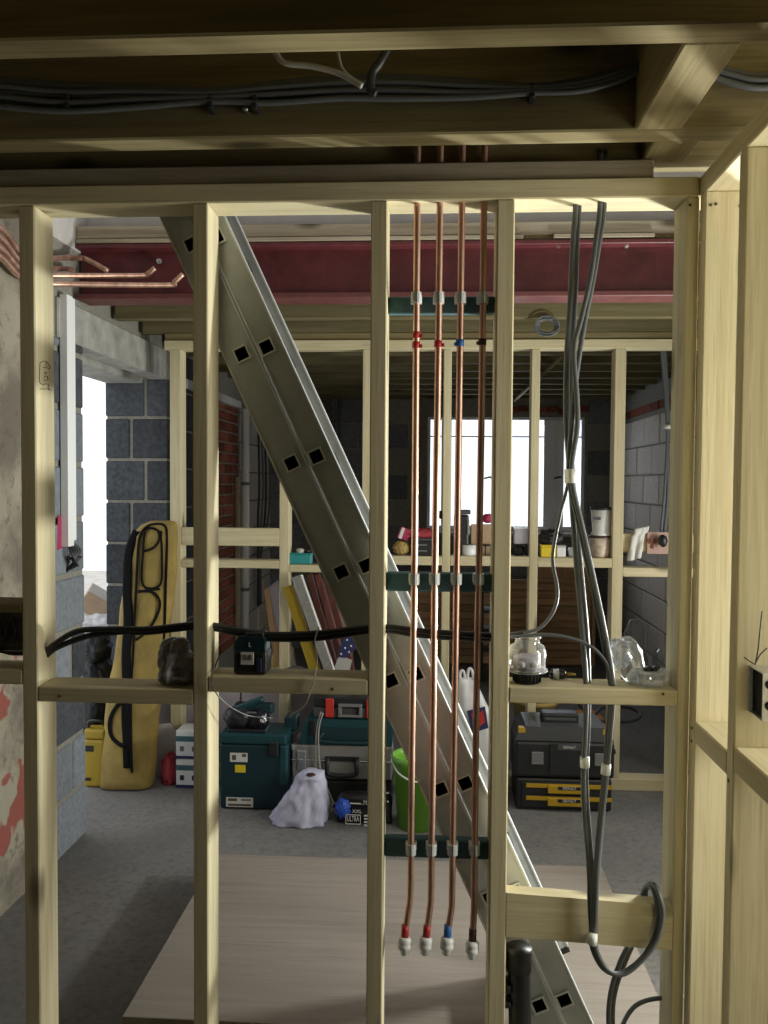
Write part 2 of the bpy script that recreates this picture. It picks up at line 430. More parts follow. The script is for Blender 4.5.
for (x, y) in ((711, 205), (716, 204), (740, 206)):
    p = P(x, y, -.038); lathe('nail_head', [(.0035, 0), (.0035, .0012)], p, 'ink', WR, 8, Matrix.Rotation(math.pi/2, 4, 'X'))

# --- ceiling: joists and deck
CE = thing('ceiling', 'open timber joists under dark floorboards with no plaster', None, (0, 0, ZJ), kind='structure')
JW = .065
def jy(py): return CAMY + F*(ZJ-H)/(482-py)
y2 = P(434, 134, 0); 
def yplane(px, py): return PZ(px, py, ZJ).y
J1, J2 = yplane(434, 29.5), yplane(434, 134)
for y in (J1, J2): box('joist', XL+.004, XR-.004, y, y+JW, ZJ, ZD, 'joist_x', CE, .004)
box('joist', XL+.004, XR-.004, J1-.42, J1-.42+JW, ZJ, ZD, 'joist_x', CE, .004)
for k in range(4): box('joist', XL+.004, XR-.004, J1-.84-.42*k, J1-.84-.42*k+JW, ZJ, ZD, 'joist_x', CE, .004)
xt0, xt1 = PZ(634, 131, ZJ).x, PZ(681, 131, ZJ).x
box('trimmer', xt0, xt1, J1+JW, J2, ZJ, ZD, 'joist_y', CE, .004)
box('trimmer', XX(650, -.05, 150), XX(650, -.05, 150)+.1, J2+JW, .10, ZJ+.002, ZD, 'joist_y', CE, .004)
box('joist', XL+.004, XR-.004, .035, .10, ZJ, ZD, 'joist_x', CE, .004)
nb = 20; bw = (XR-XL-.008)/nb
for k in range(nb):
    x = XL+.004+k*bw
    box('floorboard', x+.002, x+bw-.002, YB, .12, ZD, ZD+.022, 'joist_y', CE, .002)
# far side: joists hung behind the steel beam, floor deck over them
YBM = yplane(434, 297)        # near edge of the beam's bottom flange
BF = .13
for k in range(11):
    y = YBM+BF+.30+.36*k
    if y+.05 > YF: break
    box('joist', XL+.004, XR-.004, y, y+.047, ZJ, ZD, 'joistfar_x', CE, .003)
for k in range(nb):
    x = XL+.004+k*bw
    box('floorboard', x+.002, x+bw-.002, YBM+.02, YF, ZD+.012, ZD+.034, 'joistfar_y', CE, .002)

# --- upstairs, seen only as strips above the beam
YU = YBM+.06
zb_top = ZZ(222, YBM+.01); zbm1 = ZZ(243, YBM)
US = thing('wall_upstairs', 'pale boarded stairwell edge and walls of the floor above', None, (0, YU, zb_top), kind='structure')
box('floor_edge', XL+.004, XR-.004, YBM+.012, YBM+.10, zbm1+.034, zb_top, 'grey_x', US, .004)
box('edge_strip', XX(550, YBM), XX(650, YBM), YBM+.0, YBM+.011, zbm1+.016, zbm1+.032, 'grey_x', US, .002)
box('edge_strip', XL+.01, XX(520, YBM), YBM+.0, YBM+.011, zbm1+.014, zbm1+.03, 'grey_x', US, .002)
box('board', XL+.004, XR-.004, YU+.05, YU+.07, zb_top, 4.8, 'white_board', US, 0)
box('upper_wall', XL+.004, XR-.004, .095, .108, ZD+.022, 4.8, 'white_board', US, 0)
box('upper_side', XL-.03, XL+.004, .10, YU+.07, ZD, 4.8, 'white_board', US, 0)
box('upper_side', XR-.004, XR+.03, .10, YU+.07, ZD, 4.8, 'white_board', US, 0)
box('upper_ceiling', XL-.03, XR+.03, .10, YU+.07, 4.8, 4.83, 'white_board', US, 0)

# --- left wall: old plaster, blockwork, doorway, brick
WL = thing('wall_left', 'left outside wall of flaking plaster, grey blocks and old brick', None, (XL-.15, 1.5, 0), kind='structure')
YD0 = PX(85, 600, XL).y; YD1 = PX(168, 600, XL).y      # doorway reveal
XO = P(106, 560, YD1).x                                 # outer face
YPL = PX(48, 700, XL).y
WT = 4.8
def rough_panel(name, y0, y1, z0, z1, mat, x, amp):
    ny, nz = 60, 110; V, FC = [], []
    for j in range(nz+1):
        for i in range(ny+1):
            y = y0+(y1-y0)*i/ny; z = z0+(z1-z0)*j/nz
            q = Vector((y*3, z*3, 1.7)); V.append((x+amp*(noise.noise(q)+.5*noise.noise(q*2.5)+.35*noise.noise(q*7))-amp, y, z))
    for j in range(nz):
        for i in range(ny):
            a = j*(ny+1)+i; FC.append((a, a+1, a+ny+2, a+ny+1))
    return mk(name, V, FC, mat, WL, True, Vector((0, 0, 0)))
rough_panel('plaster', YB, YPL, 0, ZD, 'old_plaster', XL+.012, .016)
box('mortar_bed', XO, XL-.018, YB, YPL, 0, WT-2.3, 'mortar', WL, 0)
box('mortar_bed', XO, XL-.008, YPL, YD0-.008, 0, ZD, 'mortar', WL, 0)
box('mortar_bed', XO+.008, XL-.008, YD1+.008, YF, 0, ZD, 'mortar', WL, 0)
zl0, zl1 = PX(77, 344.5, XL).z, PX(77, 306, XL).z
box('mortar_bed', XO, XL-.02, YD0-.01, YD1+.01, zl1, ZD, 'mortar', WL, 0)
box('lintel', XL-.1, XL+.006, YPL+.1, YD1+.12, zl0, zl1, 'lintel_concrete', WL, .006)
box('lintel', XO, XL-.14, YPL+.1, YD1+.15, zl0-.02, zl1, 'lintel_concrete', WL, .006)
# block courses
def unit(sx, sy, sz, mat, bev=.006):
    o = box('block', -sx/2, sx/2, -sy/2, sy/2, -sz/2, sz/2, mat, None, bev); return o
def blocks_on_x(x, y0, y1, z0, z1, L, hgt, gap, mats, parent, name, side=1, skip=None, off=0.5):
    """courses of blocks whose outer faces lie on the plane x"""
    row = 0; z = z0; cache = {}
    while z < z1-.02:
        hh = min(hgt, z1-z); y = y0 - (L+gap)*(off if row % 2 else 0)
        while y < y1-.01:
            a, b = max(y, y0), min(y+L, y1)
            if b-a > .03 and not (skip and skip((a+b)/2, z+hh/2)):
                m = random.choice(mats); key = (round(b-a, 3), round(hh, 3), m)
                c = Vector((x-side*.05, (a+b)/2, z+hh/2))
                if key not in cache:
                    cache[key] = box(name, c.x-.05, c.x+.05, a, b, z, z+hh, m, parent, .006)
                else: share(cache[key], name, c + Vector((random.uniform(-.003, .003), 0, 0)), parent)
            y += L+gap
        z += hgt+gap; row += 1
def blocks_on_y(y, x0, x1, z0, z1, L, hgt, gap, mats, parent, name, skip=None, off=.5):
    row = 0; z = z0; cache = {}
    while z < z1-.02:
        hh = min(hgt, z1-z); x = x0 - (L+gap)*(off if row % 2 else 0)
        while x < x1-.01:
            a, b = max(x, x0), min(x+L, x1)
            if b-a > .03 and not (skip and skip(a, b, z, z+hh)):
                m = mats((a+b)/2, z+hh/2) if callable(mats) else random.choice(mats); key = (round(b-a, 3), round(hh, 3), m)
                c = Vector(((a+b)/2, y+.05, z+hh/2))
                if key not in cache: cache[key] = box(name, a, b, y, y+.1, z, z+hh, m, parent, .006)
                else: share(cache[key], name, c + Vector((0, random.uniform(-.003, .003), 0)), parent)
            x += L+gap
        z += hgt+gap; row += 1
blocks_on_x(XL, YPL, YD0, .005, zl0, .44, .205, .022, ['block_blue', 'block_blue', 'block_dark'], WL, 'block')
blocks_on_y(YD1, XO, XL, .005, zl0, .22, .218, .016, ['block_dark'], WL, 'block', None, .35)
YBR0, YBR1 = YD1+.5, PX(238, 600, XL).y
blocks_on_x(XL, YD1+.1, YBR0, .005, ZJ, .44, .215, .012, ['block_dark'], WL, 'block')
zbr = PX(235, 408, XL).z
blocks_on_x(XL, YBR0, YBR1, .3, zbr, .215, .065, .01, ['brick_red'], WL, 'brick')
blocks_on_x(XL, YBR1+.06, YF, .005, zbr+.02, .44, .215, .012, ['block_pale'], WL, 'block')
box('reveal_board', XL-.02, XL+.02, YBR0-.2, YBR1+.03, zbr+.005, zbr+.06, 'white_board', WL, .003)
box('timber_strip', XL+.002, XL+.03, YBR1-.1, YBR1-.02, .2, 1.55, 'grey_z', WL, .003)

# --- second stud wall beyond the ladder
Y2 = CAMY + F*H/(788-482.) ; S2 = .09
W2 = thing('wall_stud_rear', 'second open stud wall behind the toolboxes', None, (0, Y2, 0), kind='structure')
z2b, z2t = ZZ(348.5, Y2, 560), ZZ(339, Y2, 560)
box('top_plate', XX(164, Y2, 345), XR-.004, Y2, Y2+S2, z2b, z2t, 'pine_x', W2)
box('top_packer', XX(164, Y2, 345), XR-.004, Y2+.01, Y2+.06, z2t, ZJ, 'joist_x', W2)
s2 = []
for a, b in ((170, 181), (279.5, 289), (362, 370.5), (442.5, 450.5), (530, 538.5), (613, 624), (716, 726)):
    s2.append((XX(a, Y2), XX(b, Y2))); stud(a, b, W2, Y2, S2, .06, z2b)
xs0 = s2[0][0]
box('sole_plate', s2[1][1]+.0, XR-.004, Y2, Y2+S2, 0, .06, 'pine_x', W2)
box('sole_plate', XX(164, Y2), s2[1][1], Y2, Y2+S2, 0, .06, 'pine_x', W2)
def nog2(i, ya, yb, px, name='noggin', Y=Y2, dep=S2, mat='pine_x'):
    return box(name, s2[i][1], s2[i+1][0], Y, Y+dep, ZZ(yb, Y, px), ZZ(ya, Y, px), mat, W2)
zs2 = {}
for i, ya, yb, px in ((0, 560, 568, 230), (1, 565, 572.5, 320), (2, 556, 565, 400), (3, 556, 566, 480), (4, 558, 567.5, 575), (5, 568, 577, 650)):
    nog2(i, ya, yb, px); zs2[i] = ZZ(ya, Y2, px)
nog2(0, 528, 546, 250, 'cross_board', Y2, .03)
nog2(5, 534, 552, 650, 'cross_board', Y2+.05, .03, 'pine_x')

# --- far window wall
WF = thing('wall_far', 'dark grey block wall around the bright far window', None, (0, YF, 0), kind='structure')
wx0, wx1 = XX(427, YF), XX(584, YF); wz0, wz1 = ZZ(532, YF, 500), ZZ(417, YF, 500)
blocks_on_y(YF, XL-.1, XR+.05, .005, ZJ+.02, .44, .215, .012,
            ['block_far'], WF, 'block', lambda a, b, z0, z1: b > wx0 and a < wx1 and z1 > wz0 and z0 < wz1+.02)
def fill(x0, x1, z0, z1):
    if x1-x0 > .02 and z1-z0 > .02: box('mortar_bed', x0, x1, YF+.008, YF+.11, z0, z1, 'mortar', WF, 0)
fill(XL-.1, wx0, 0, ZD); fill(wx1, XR+.05, 0, ZD); fill(wx0, wx1, 0, wz0); fill(wx0, wx1, wz1, ZD)
for k in range(9):
    x = wx0+.62+k*.09
    if x < wx1+.1: box('brick', x, x+.082, YF-.03, YF+.02, wz1+.02+.012*(k % 3), wz1+.075+.012*(k % 3), 'brick_red', WF, .006)
# window
WN = thing('window_1', 'bright white far window with grey-white plastic frames', None, ((wx0+wx1)/2, YF, wz0), kind='structure')
fy0, fy1 = YF+.03, YF+.09
def wbar(name, pa, pb, ya, yb, dy=0): return box(name, XX(pa, fy0), XX(pb, fy0), fy0-dy, fy1, ZZ(yb, fy0, 500), ZZ(ya, fy0, 500), 'upvc', WN, .004)
wbar('frame', 425, 586, 415, 420); wbar('frame', 425, 586, 526, 533)
wbar('frame', 425, 430, 420, 526); wbar('frame', 580.5, 586, 420, 526)
wbar('mullion', 441, 451, 420, 526); wbar('mullion', 492, 510, 420, 526); wbar('mullion', 543, 563, 420, 526, .02)
wbar('mullion', 549, 556, 420, 526, .03)
for a, b in ((430, 441), (451, 492), (510, 543), (563, 580.5)):
    wbar('transom', a, b, 436, 437.5)
    box('pane', XX(a, fy0+.03), XX(b, fy0+.03), fy0+.03, fy0+.036, wz0+.02, wz1-.02, 'window_glass', WN, 0)
for a in (491, 561): 
    p = P(a, 478, fy0-.005); q = P(a-7, 478.5, fy0-.03); tube('handle', [p, P(a-1, 477, fy0-.03), q], .008, 'black_plastic', WN, 8)
box('sill', wx0-.03, wx1+.03, YF-.12, YF+.03, wz0-.03, wz0, 'white_board', WN, .004)

# --- right wall with two daylight openings, and the wall behind the camera
WS = thing('wall_right', 'right outside wall of pale grey blocks', None, (XR+.05, 1, 0), kind='structure')
oA = (1.2, 1.8, .8, 1.5); oB = (-.62, -.10, .68, 2.12)
yy = [YB, oB[0], oB[1], oA[0], oA[1], YF+.1]
box('wall_panel', XR+.008, XR+.3, yy[0], yy[1], 0, ZD, 'mortar', WS, 0)
box('wall_panel', XR+.008, XR+.3, yy[2], yy[3], 0, ZD, 'mortar', WS, 0)
box('wall_panel', XR+.008, XR+.3, yy[4], yy[5], 0, ZD, 'mortar', WS, 0)
for o in (oA, oB):
    box('wall_panel', XR+.008, XR+.3, o[0], o[1], 0, o[2], 'mortar', WS, 0); box('wall_panel', XR+.008, XR+.3, o[0], o[1], o[3], ZD, 'mortar', WS, 0)
zrb = PX(650, 413, XR).z
blocks_on_x(XR, Y2+.3, YF, .005, zrb, .44, .215, .012, ['block_pale'], WS, 'block', -1)
blocks_on_x(XR, Y2+.8, YF, zrb+.01, zrb+.075, .215, .065, .01, ['brick_red'], WS, 'brick', -1)
tag(box('wall_back', XL-.3, XR+.3, YB-.1, YB, 0, ZD, 'render_white', None, 0), 'plain wall behind the viewer', kind='structure')
p = P(612, 500, YF-.06)
tag(box('trim_1', XX(610.5, YF-.06), XX(614, YF-.06), YF-.08, YF-.02, .9, ZJ, 'white_board', None, .003), 'narrow white strip beside the dark block pier', kind='structure')
for (y0, y1, dz) in ((YB, .11, .024), (YBM+.03, YF+.1, .036)):
    box('deck', XL-.02, XR+.02, y0, y1, ZD+dz, ZD+dz+.05, 'joist_y', CE, 0)

# ================================================================== OBJECTS
# ---- red steel beam
zb0, zb1 = ZZ(297, YBM), zbm1
SB = thing('steel_beam', 'dark red painted steel beam spanning under the stairwell edge', 'beam', (0, YBM+.065, zb0))
xb0, xb1 = XL+.01, XR-.01
box('bottom_flange', xb0, xb1, YBM, YBM+BF, zb0, zb0+.022, 'red_oxide_edge', SB, .003)
box('top_flange', xb0, xb1, YBM, YBM+BF, zb1-.008, zb1+.010, 'red_oxide', SB, .003)
box('web', xb0, xb1, YBM+.058, YBM+.07, zb0+.022, zb1-.008, 'red_oxide', SB, 0)
for px in (558, 626, 160):
    p = P(px, 246 if px > 200 else 262, YBM+.05); lathe('bolt', [(.012, 0), (.012, .014), (.006, .014), (.006, .03)], (p.x, p.y, p.z), 'steel', SB, 6, Matrix.Rotation(math.pi/2, 4, 'X'), False)

# ---- ladder
YA = .125; LW = .30
E1, E2 = P(160, 218, YA), P(486, 932, YA)
u = (E2-E1); u.y = 0; u.normalize(); nrm_ = Vector((-u.z, 0, u.x))
if nrm_.x < 0: nrm_ = -nrm_
def lp(uu, nn, y): return E1 + u*uu + nrm_*nn + Vector((0, y-YA, 0))
def ln(px, py): q = P(px, py, YA)-E1; return q.dot(u), q.dot(nrm_)
n_div = .5*(ln(290, 430)[1]+ln(529, 940)[1]); n_right = .5*(ln(320, 430)[1]+ln(558, 942)[1])
h1a, h1b = ln(240, 355), ln(544, 1010); h2a, h2b = ln(265, 348), ln(563, 992)
sp = ((h1b[0]-h1a[0])/6+(h2b[0]-h2a[0])/6)/2
u_floor = (E1.z-0.004)/-u.z
LD = thing('aluminium_ladder', 'grey aluminium double extension ladder leaning behind the stud wall', 'ladder', lp(u_floor, n_div/2, YA+.15))
def stile(name, n0, n1, y0, y1, u0, u1, holes, hn, hs):
    us = sorted([u0, u1]+[c+s*hs for c in holes for s in (-.5, .5)]); ns = [n0, hn-hs/2, hn+hs/2, n1]
    bm = bmesh.new()
    G = {}
    def vv(i, j, y):
        k = (i, j, y)
        if k not in G: G[k] = bm.verts.new(lp(us[i], ns[j], y))
        return G[k]
    hole = lambda i, j: j == 1 and any(abs((us[i]+us[i+1])/2-c) < .002 for c in holes)
    for i in range(len(us)-1):
        for j in range(3):
            if hole(i, j):
                for a, b in (((i, j), (i+1, j)), ((i+1, j), (i+1, j+1)), ((i+1, j+1), (i, j+1)), ((i, j+1), (i, j))):
                    bm.faces.new([vv(*a, y0), vv(*b, y0), vv(*b, y1), vv(*a, y1)])
                continue
            for y in (y0, y1): bm.faces.new([vv(i, j, y), vv(i+1, j, y), vv(i+1, j+1, y), vv(i, j+1, y)])
        for j in (0, 3): bm.faces.new([vv(i, j, y0), vv(i+1, j, y0), vv(i+1, j, y1), vv(i, j, y1)])
    for i in (0, len(us)-1):
        for j in range(3): bm.faces.new([vv(i, j, y0), vv(i, j+1, y0), vv(i, j+1, y1), vv(i, j, y1)])
    return from_bm(name, bm, 'aluminium', LD)
def obox(name, u0, u1, n0, n1, y0, y1, mat, parent):
    V = [lp(a, b, c) for a in (u0, u1) for b in (n0, n1) for c in (y0, y1)]
    bm = bmesh.new(); vs = [bm.verts.new(v) for v in V]
    for f in ((0, 1, 3, 2), (4, 6, 7, 5), (0, 4, 5, 1), (2, 3, 7, 6), (0, 2, 6, 4), (1, 5, 7, 3)): bm.faces.new([vs[i] for i in f])
    return from_bm(name, bm, mat, parent)
PT = .10                                     # top of the board platform
u_plat = (E1.z-PT)/-u.z
U0 = -.75
hs = .036
for (n0, n1, ha, na, ends) in ((0, n_div-.002, h1a[0], (h1a[1]+h1b[1])/2, u_floor-.02), (n_div+.002, n_right, h2a[0], (h2a[1]+h2b[1])/2, u_floor-.03)):
    hol = [ha+sp*k for k in range(-4, 9) if U0+.05 < ha+sp*k < ends-.05]
    stile('stile', n0, n1, YA, YA+.026, U0, ends, hol, na, hs)
    obox('far_stile', U0, u_plat-.035, n0, n1, YA+LW, YA+LW+.026, 'aluminium', LD)
    for e in (n0, n1-.004):
        obox('stile_lip', U0, ends, e, e+.004, YA-.004, YA-.0005, 'aluminium_highlight', LD)
        obox('stile_lip', U0, u_plat-.035, e, e+.004, YA+LW-.004, YA+LW-.0005, 'aluminium_highlight', LD)
    for c in hol:
        bm = bmesh.new(); o_, i_ = hs/2, hs/2-.0025
        if c > u_plat-.06: continue
        rg = []
        for y in (YA-.0035, YA+LW):
            rg.append([[bm.verts.new(lp(c+a*s, na+b*s, y)) for a, b in ((-1, -1), (1, -1), (1, 1), (-1, 1))] for s in (o_, i_)])
        for k in range(4):
            k2 = (k+1) % 4
            for s in (0, 1): bm.faces.new([rg[0][s][k], rg[0][s][k2], rg[1][s][k2], rg[1][s][k]])
            for e in (0, 1): bm.faces.new([rg[e][0][k], rg[e][0][k2], rg[e][1][k2], rg[e][1][k]])
        rung = from_bm('rung', bm, 'rung_shaded', LD)
        bm = bmesh.new(); q_ = [[bm.verts.new(lp(c+a*s_, na+b*s_, y)) for a, b in ((-1, -1), (1, -1), (1, 1), (-1, 1))] for s_ in (o_+.0015, o_-.003) for y in (YA-.006, YA-.0036)]
        for k in range(4):
            k2 = (k+1) % 4
            for A_, B_ in ((0, 1), (2, 3), (0, 2), (1, 3)): bm.faces.new([q_[A_][k], q_[A_][k2], q_[B_][k2], q_[B_][k]])
        from_bm('rung_rim', bm, 'aluminium_highlight', rung)
    obox('foot', ends-.0, u_floor-.002, n0+.004, n1-.004, YA-.002, YA+.03, 'black_rubber', LD)
    obox('foot', u_plat-.034, u_plat-.02, n0+.002, n1-.002, YA+LW-.004, YA+LW+.03, 'black_rubber', LD)

# ---- platform of stacked sheets under the ladder
xp0, xp1 = PZ(193, 895, PT).x, PZ(602, 868, PT).x
yp1 = PZ(434, 861, PT).y; yp0 = PZ(170, 1019, PT).y
zz = 0
for k in range(5):
    hgt = .020
    o = box('plywood_sheet', xp0+[.012, .03, .004, .02, 0][k], xp1-[.01, .02, .0, .02, 0][k], yp0+[.01, .0, .02, .012, 0][k], yp1-[0, .01, .015, .008, 0][k], zz+.0003, zz+hgt, 'ply_x', None, .0015)
    tag(o, ['bottom plywood sheet of the floor stack, lying on concrete', 'second plywood sheet up in the floor stack', 'middle plywood sheet of the floor stack', 'plywood sheet just below the top of the floor stack', 'large dusty plywood sheet on top of the floor stack'][k], 'board', 'plywood sheets stacked on the floor'); zz += hgt

# ---- black waste pipe by the fourth stud
pq = P(519, 947, .055); WP = thing('waste_pipe', 'black plastic waste pipe standing upright beside the fourth stud', 'pipe', (pq.x, .055, 0))
tube('pipe_body', [(pq.x+.012, .055, .041), (pq.x+.006, .055, .15), (pq.x, .055, pq.z-.01)], .027, 'black_plastic', WP, 20, 4)
tube('collar', [(pq.x, .055, pq.z-.055), (pq.x, .055, pq.z-.006), (pq.x, .055, pq.z)], .031, 'black_plastic', WP, 20, 0)
box('bracket', st[3][1]+.0005, pq.x-.02, .03, .08, pq.z-.105, pq.z-.085, 'black_plastic', WP, .003)
box('bracket', st[3][1]+.0005, pq.x-.02, .03, .08, pq.z-.14, pq.z-.125, 'black_plastic', WP, .003)

# ---- copper pipes, teal battens, clips
YPI = .022
PX_AT = [[(200, 417.3), (390, 415.8), (580, 414.2), (730, 412), (850, 411), (895, 410.2)],
         [(200, 440), (390, 437.7), (580, 434.6), (730, 433), (850, 431.4), (895, 431)],
         [(200, 462), (390, 459.4), (580, 456.6), (730, 454.4), (850, 452.6), (895, 452)],
         [(200, 484), (390, 481.9), (580, 478.6), (730, 476), (850, 474.6), (895, 474.2)]]
END = [[(408, 912), (405, 934), (404.5, 948)], [(430, 908), (426.5, 934), (425, 950)], [(451.5, 908), (447.5, 934), (446.5, 951)], [(474, 910), (472.5, 938), (472, 953)]]
PLAB = ['leftmost vertical copper pipe with double red tape bands', 'second vertical copper pipe from the left with one red band', 'third vertical copper pipe with blue tape bands', 'rightmost vertical copper pipe with dark brown tape band']
TM = ['tape_red', 'tape_red', 'tape_blue', 'tape_brown']
def pipe_px(i, y):
    L = PX_AT[i]
    for (a, xa), (b, xb) in zip(L, L[1:]):
        if a <= y <= b: return xa+(xb-xa)*(y-a)/(b-a)
    return L[-1][1]
for i in range(4):
    pts = [P(x, y, YPI) for y, x in PX_AT[i]]; top = pts[0].copy(); top.z = ZJ+.06
    ends = [P(x, y, YPI-.004*k) for k, (x, y) in enumerate(END[i])]
    root = thing('copper_pipe', PLAB[i], 'pipe', ends[-1], 'vertical copper pipes clipped between two studs')
    tube('pipe_body', [top]+pts+ends[:-1]+[ends[-1]+Vector((0, 0, .012))], .0078, 'copper', root, 16, 5)
    bands = {0: (335, 345), 1: (344,), 2: (343,), 3: (342,)}[i]
    for b in bands:
        x = pipe_px(i, b); tube('tape_band', [P(x, b-3.2, YPI), P(x-.2, b+3.2, YPI)], .0096, TM[i], root, 14, 0)
        pp_ = P(x-3.5 if i > 1 else x+3.5, b+1, YPI-.006); box('tape_tail', pp_.x-.006, pp_.x+.006, pp_.y-.001, pp_.y+.001, pp_.z-.004, pp_.z+.004, TM[i], root, 0)
    e0, e1 = ends[-2], ends[-1]
    d = (e1-e0).normalized()
    tube('tape_band', [e0-d*.022+Vector((0, 0, 0)), e0+d*.006], .0092, TM[i], root, 14, 0)
    M = Vector((0, 0, -1)).rotation_difference(d).to_matrix().to_4x4()
    cap = lathe('end_cap', [(.010, .0), (.0155, -.004), (.0165, -.012), (.015, -.016), (.0165, -.018), (.0165, -.026), (.012, -.03), (.010, -.04), (.006, -.043)], e0+d*.006, 'white_plastic', root, 18, M)
TEAL = ['teal painted batten behind the pipes near the top', 'teal painted batten behind the pipes at waist height', 'teal painted batten behind the pipes near the floor']
for k, (ya, yb, cy) in enumerate(((296, 313, 298), (573, 592, 579), (840, 859, 849))):
    bt = box('teal_batten', st[2][1], st[3][0], .047, .075, ZZ(yb, .045, 440), ZZ(ya, .045, 440), 'teal_paint', None, .003)
    root = thing('pipe_batten', TEAL[k], 'batten', bt.location.copy(), 'teal battens carrying the pipes')
    bt.name = 'batten'; bt.parent = root; bt.location = (0, 0, 0)
    for i in range(4):
        x = pipe_px(i, cy); c = P(x, cy, YPI)
        r1, r2 = .0086, .0125; poly = []
        hh = .013
        # horseshoe clip round the pipe, open to the front
        bm = bmesh.new(); ring = []
        for s in range(15):
            a = math.radians(-60+s*300/14)+math.pi/2*0
            a = math.radians(-90+8+s*344/14)
            ring.append((math.cos(a), math.sin(a)))
        VV = [[bm.verts.new((c.x+cx*r, c.y+sy*r, c.z+z)) for cx, sy in ring] for r in (r1, r2) for z in (-hh, hh)]
        for s in range(14):
            for A, B in ((0, 1), (2, 3), (0, 2), (1, 3)): bm.faces.new([VV[A][s], VV[A][s+1], VV[B][s+1], VV[B][s]])
        for s in (0, 14): bm.faces.new([VV[0][s], VV[1][s], VV[3][s], VV[2][s]])
        cl = from_bm('pipe_clip', bm, 'clip_plastic', root)
        box('clip_base', c.x-.014, c.x+.014, c.y+.0135, .0465, c.z-.011, c.z+.011, 'clip_plastic', cl, .002)

# ---- copper pipes by the left wall in front of the beam
YC = YBM-.05
for i, (pp, lab) in enumerate((
    ([(-25, 224), (-4, 226), (6, 233), (18, 250), (35, 262), (53, 258.5), (80, 258), (90, 261), (108, 271)], 'uppermost bent copper pipe by the left wall under the beam'),
    ([(-25, 232), (-4, 234), (4, 241), (18, 259), (35, 268), (53, 268.5), (66, 269), (72, 270)], 'short copper pipe ending beside the first stud, second from top'),
    ([(-25, 240), (-5, 242), (3, 250), (18, 267), (35, 275), (53, 275.5), (140, 275.5), (148, 273.5), (155, 268)], 'third copper pipe down along the red beam, upturned end'),
    ([(-25, 248), (-6, 250), (2, 258), (18, 275), (35, 283), (53, 284), (165, 285), (174, 282), (183, 274)], 'lowest and longest copper pipe along the red beam'))):
    ys = [YC-.9, YC-.75, YC-.6, YC-.45, YC-.2]
    pts = []
    for k, (x, y) in enumerate(pp):
        q = P(x, y, YC if k >= 5 else ys[k]);
        if q.x < XL+.03: q = PX(x, y, XL+.03+.002*i)
        pts.append(q)
    tag(tube('copper_pipe', [pts[2]+Vector((.015, -.38, .0)), pts[2]+Vector((.012, -.15, .004))]+pts[2:], .0105, 'copper', None, 12, 5), lab, 'pipe', 'horizontal copper pipes near the left wall')
    sc_ = 0

# ---- white cable trunking on the block jamb
ytr = PX(70, 500, XL+.02).y
zt0 = PX(70, 546, XL+.02).z; zt1 = PX(70, 297, XL+.02).z
TR = thing('cable_trunking', 'white plastic cable trunking hanging on the left block jamb', 'trunking', (XL+.02, ytr, zt0))
box('cover', XL+.001, XL+.035, ytr-.045, ytr+.005, zt0, zt1, 'white_plastic', TR, .003)
box('backing_strip', XL+.001, XL+.025, ytr+.006, ytr+.05, zt0+.02, zt1, 'white_plastic', TR, .003)
for k in range(5):
    a = Vector((XL+.02, ytr-.02+.012*k, zt0+.01)); 
    tube('cable_tail', [a, a+Vector((.02, -.01+.008*k, -.04)), a+Vector((.03-.012*k, .02-.012*k, -.09-.006*k)), a+Vector((.005+.006*k, .01, -.055))], .0055, 'cable_black', TR, 8)
p = PX(60, 535, XL+.002)
tag(prism('pink_marker', [(0, 0), (.06, .01), (.058, .13), (.012, .14)], 0, .002, 'magenta', None, Matrix.Translation((XL+.0032, p.y-.03, p.z-.06)) @ Matrix.Rotation(math.pi/2, 4, 'Z')), 'bright pink paper tag on the left block jamb', 'tag')

# ---- metal back boxes
def back_box(root, x0, x1, y0, y1, z0, z1, openside):
    t = .0025
    if openside == 'x':      # open towards -x
        box('back_plate', x1-t, x1, y0, y1, z0, z1, 'galvanised', root, .0005)
        for a, b in ((y0, y0+t), (y1-t, y1)): box('side_plate', x0, x1-t, a, b, z0, z1, 'galvanised', root, .0005)
        for a, b in ((z0, z0+t), (z1-t, z1)): box('side_plate', x0, x1-t, y0+t, y1-t, a, b, 'galvanised', root, .0005)
    else:
        box('back_plate', x0, x1, y1-t, y1, z0, z1, 'galvanised', root, .0005)
        for a, b in ((x0, x0+t), (x1-t, x1)): box('side_plate', a, b, y0, y1-t, z0, z1, 'galvanised', root, .0005)
        for a, b in ((z0, z0+t), (z1-t, z1)): box('side_plate', x0+t, x1-t, y0, y1-t, a, b, 'galvanised', root, .0005)
bxz = ZZ(711, -.283, 748); bxt = ZZ(665, -.283, 748); bx0 = XX(748, -.283, 690)
BB = thing('switch_box', 'galvanised metal switch box screwed to right partition stud', 'switch box', (bx0+.02, -.32, bxz))
back_box(BB, bx0, bx0+.036, -.355, -.2835, bxz, bxt, 'x')
for (x, y) in ((.012, .03), (.024, .05), (.012, .07)):
    lathe('knockout', [(.0085, 0), (.0085, .0012)], (bx0+x, -.3565+.0, bxz+y), 'dark_hole', BB, 14, Matrix.Rotation(math.pi/2, 4, 'X'))
box('interior', bx0+.008, bx0+.032, -.352, -.2865, bxz+.003, bxt-.003, 'dark_hole', BB, 0)
for k, pp in enumerate(([(755, 665), (758, 650), (760, 630), (762, 611)], [(755, 664), (760, 655), (767, 648)], [(754, 664), (748, 660), (744, 657)])):
    ptube('earth_wire', pp, -.325, .0013, 'cable_black', BB, n=6)
sx_ = st[0][0]
q0, q1 = P(-22, 652, .03), P(21, 613, .03)
SBX = thing('socket_box', 'dusty metal socket box behind the leftmost bay of studs', 'socket box', (q0.x, .05, q0.z))
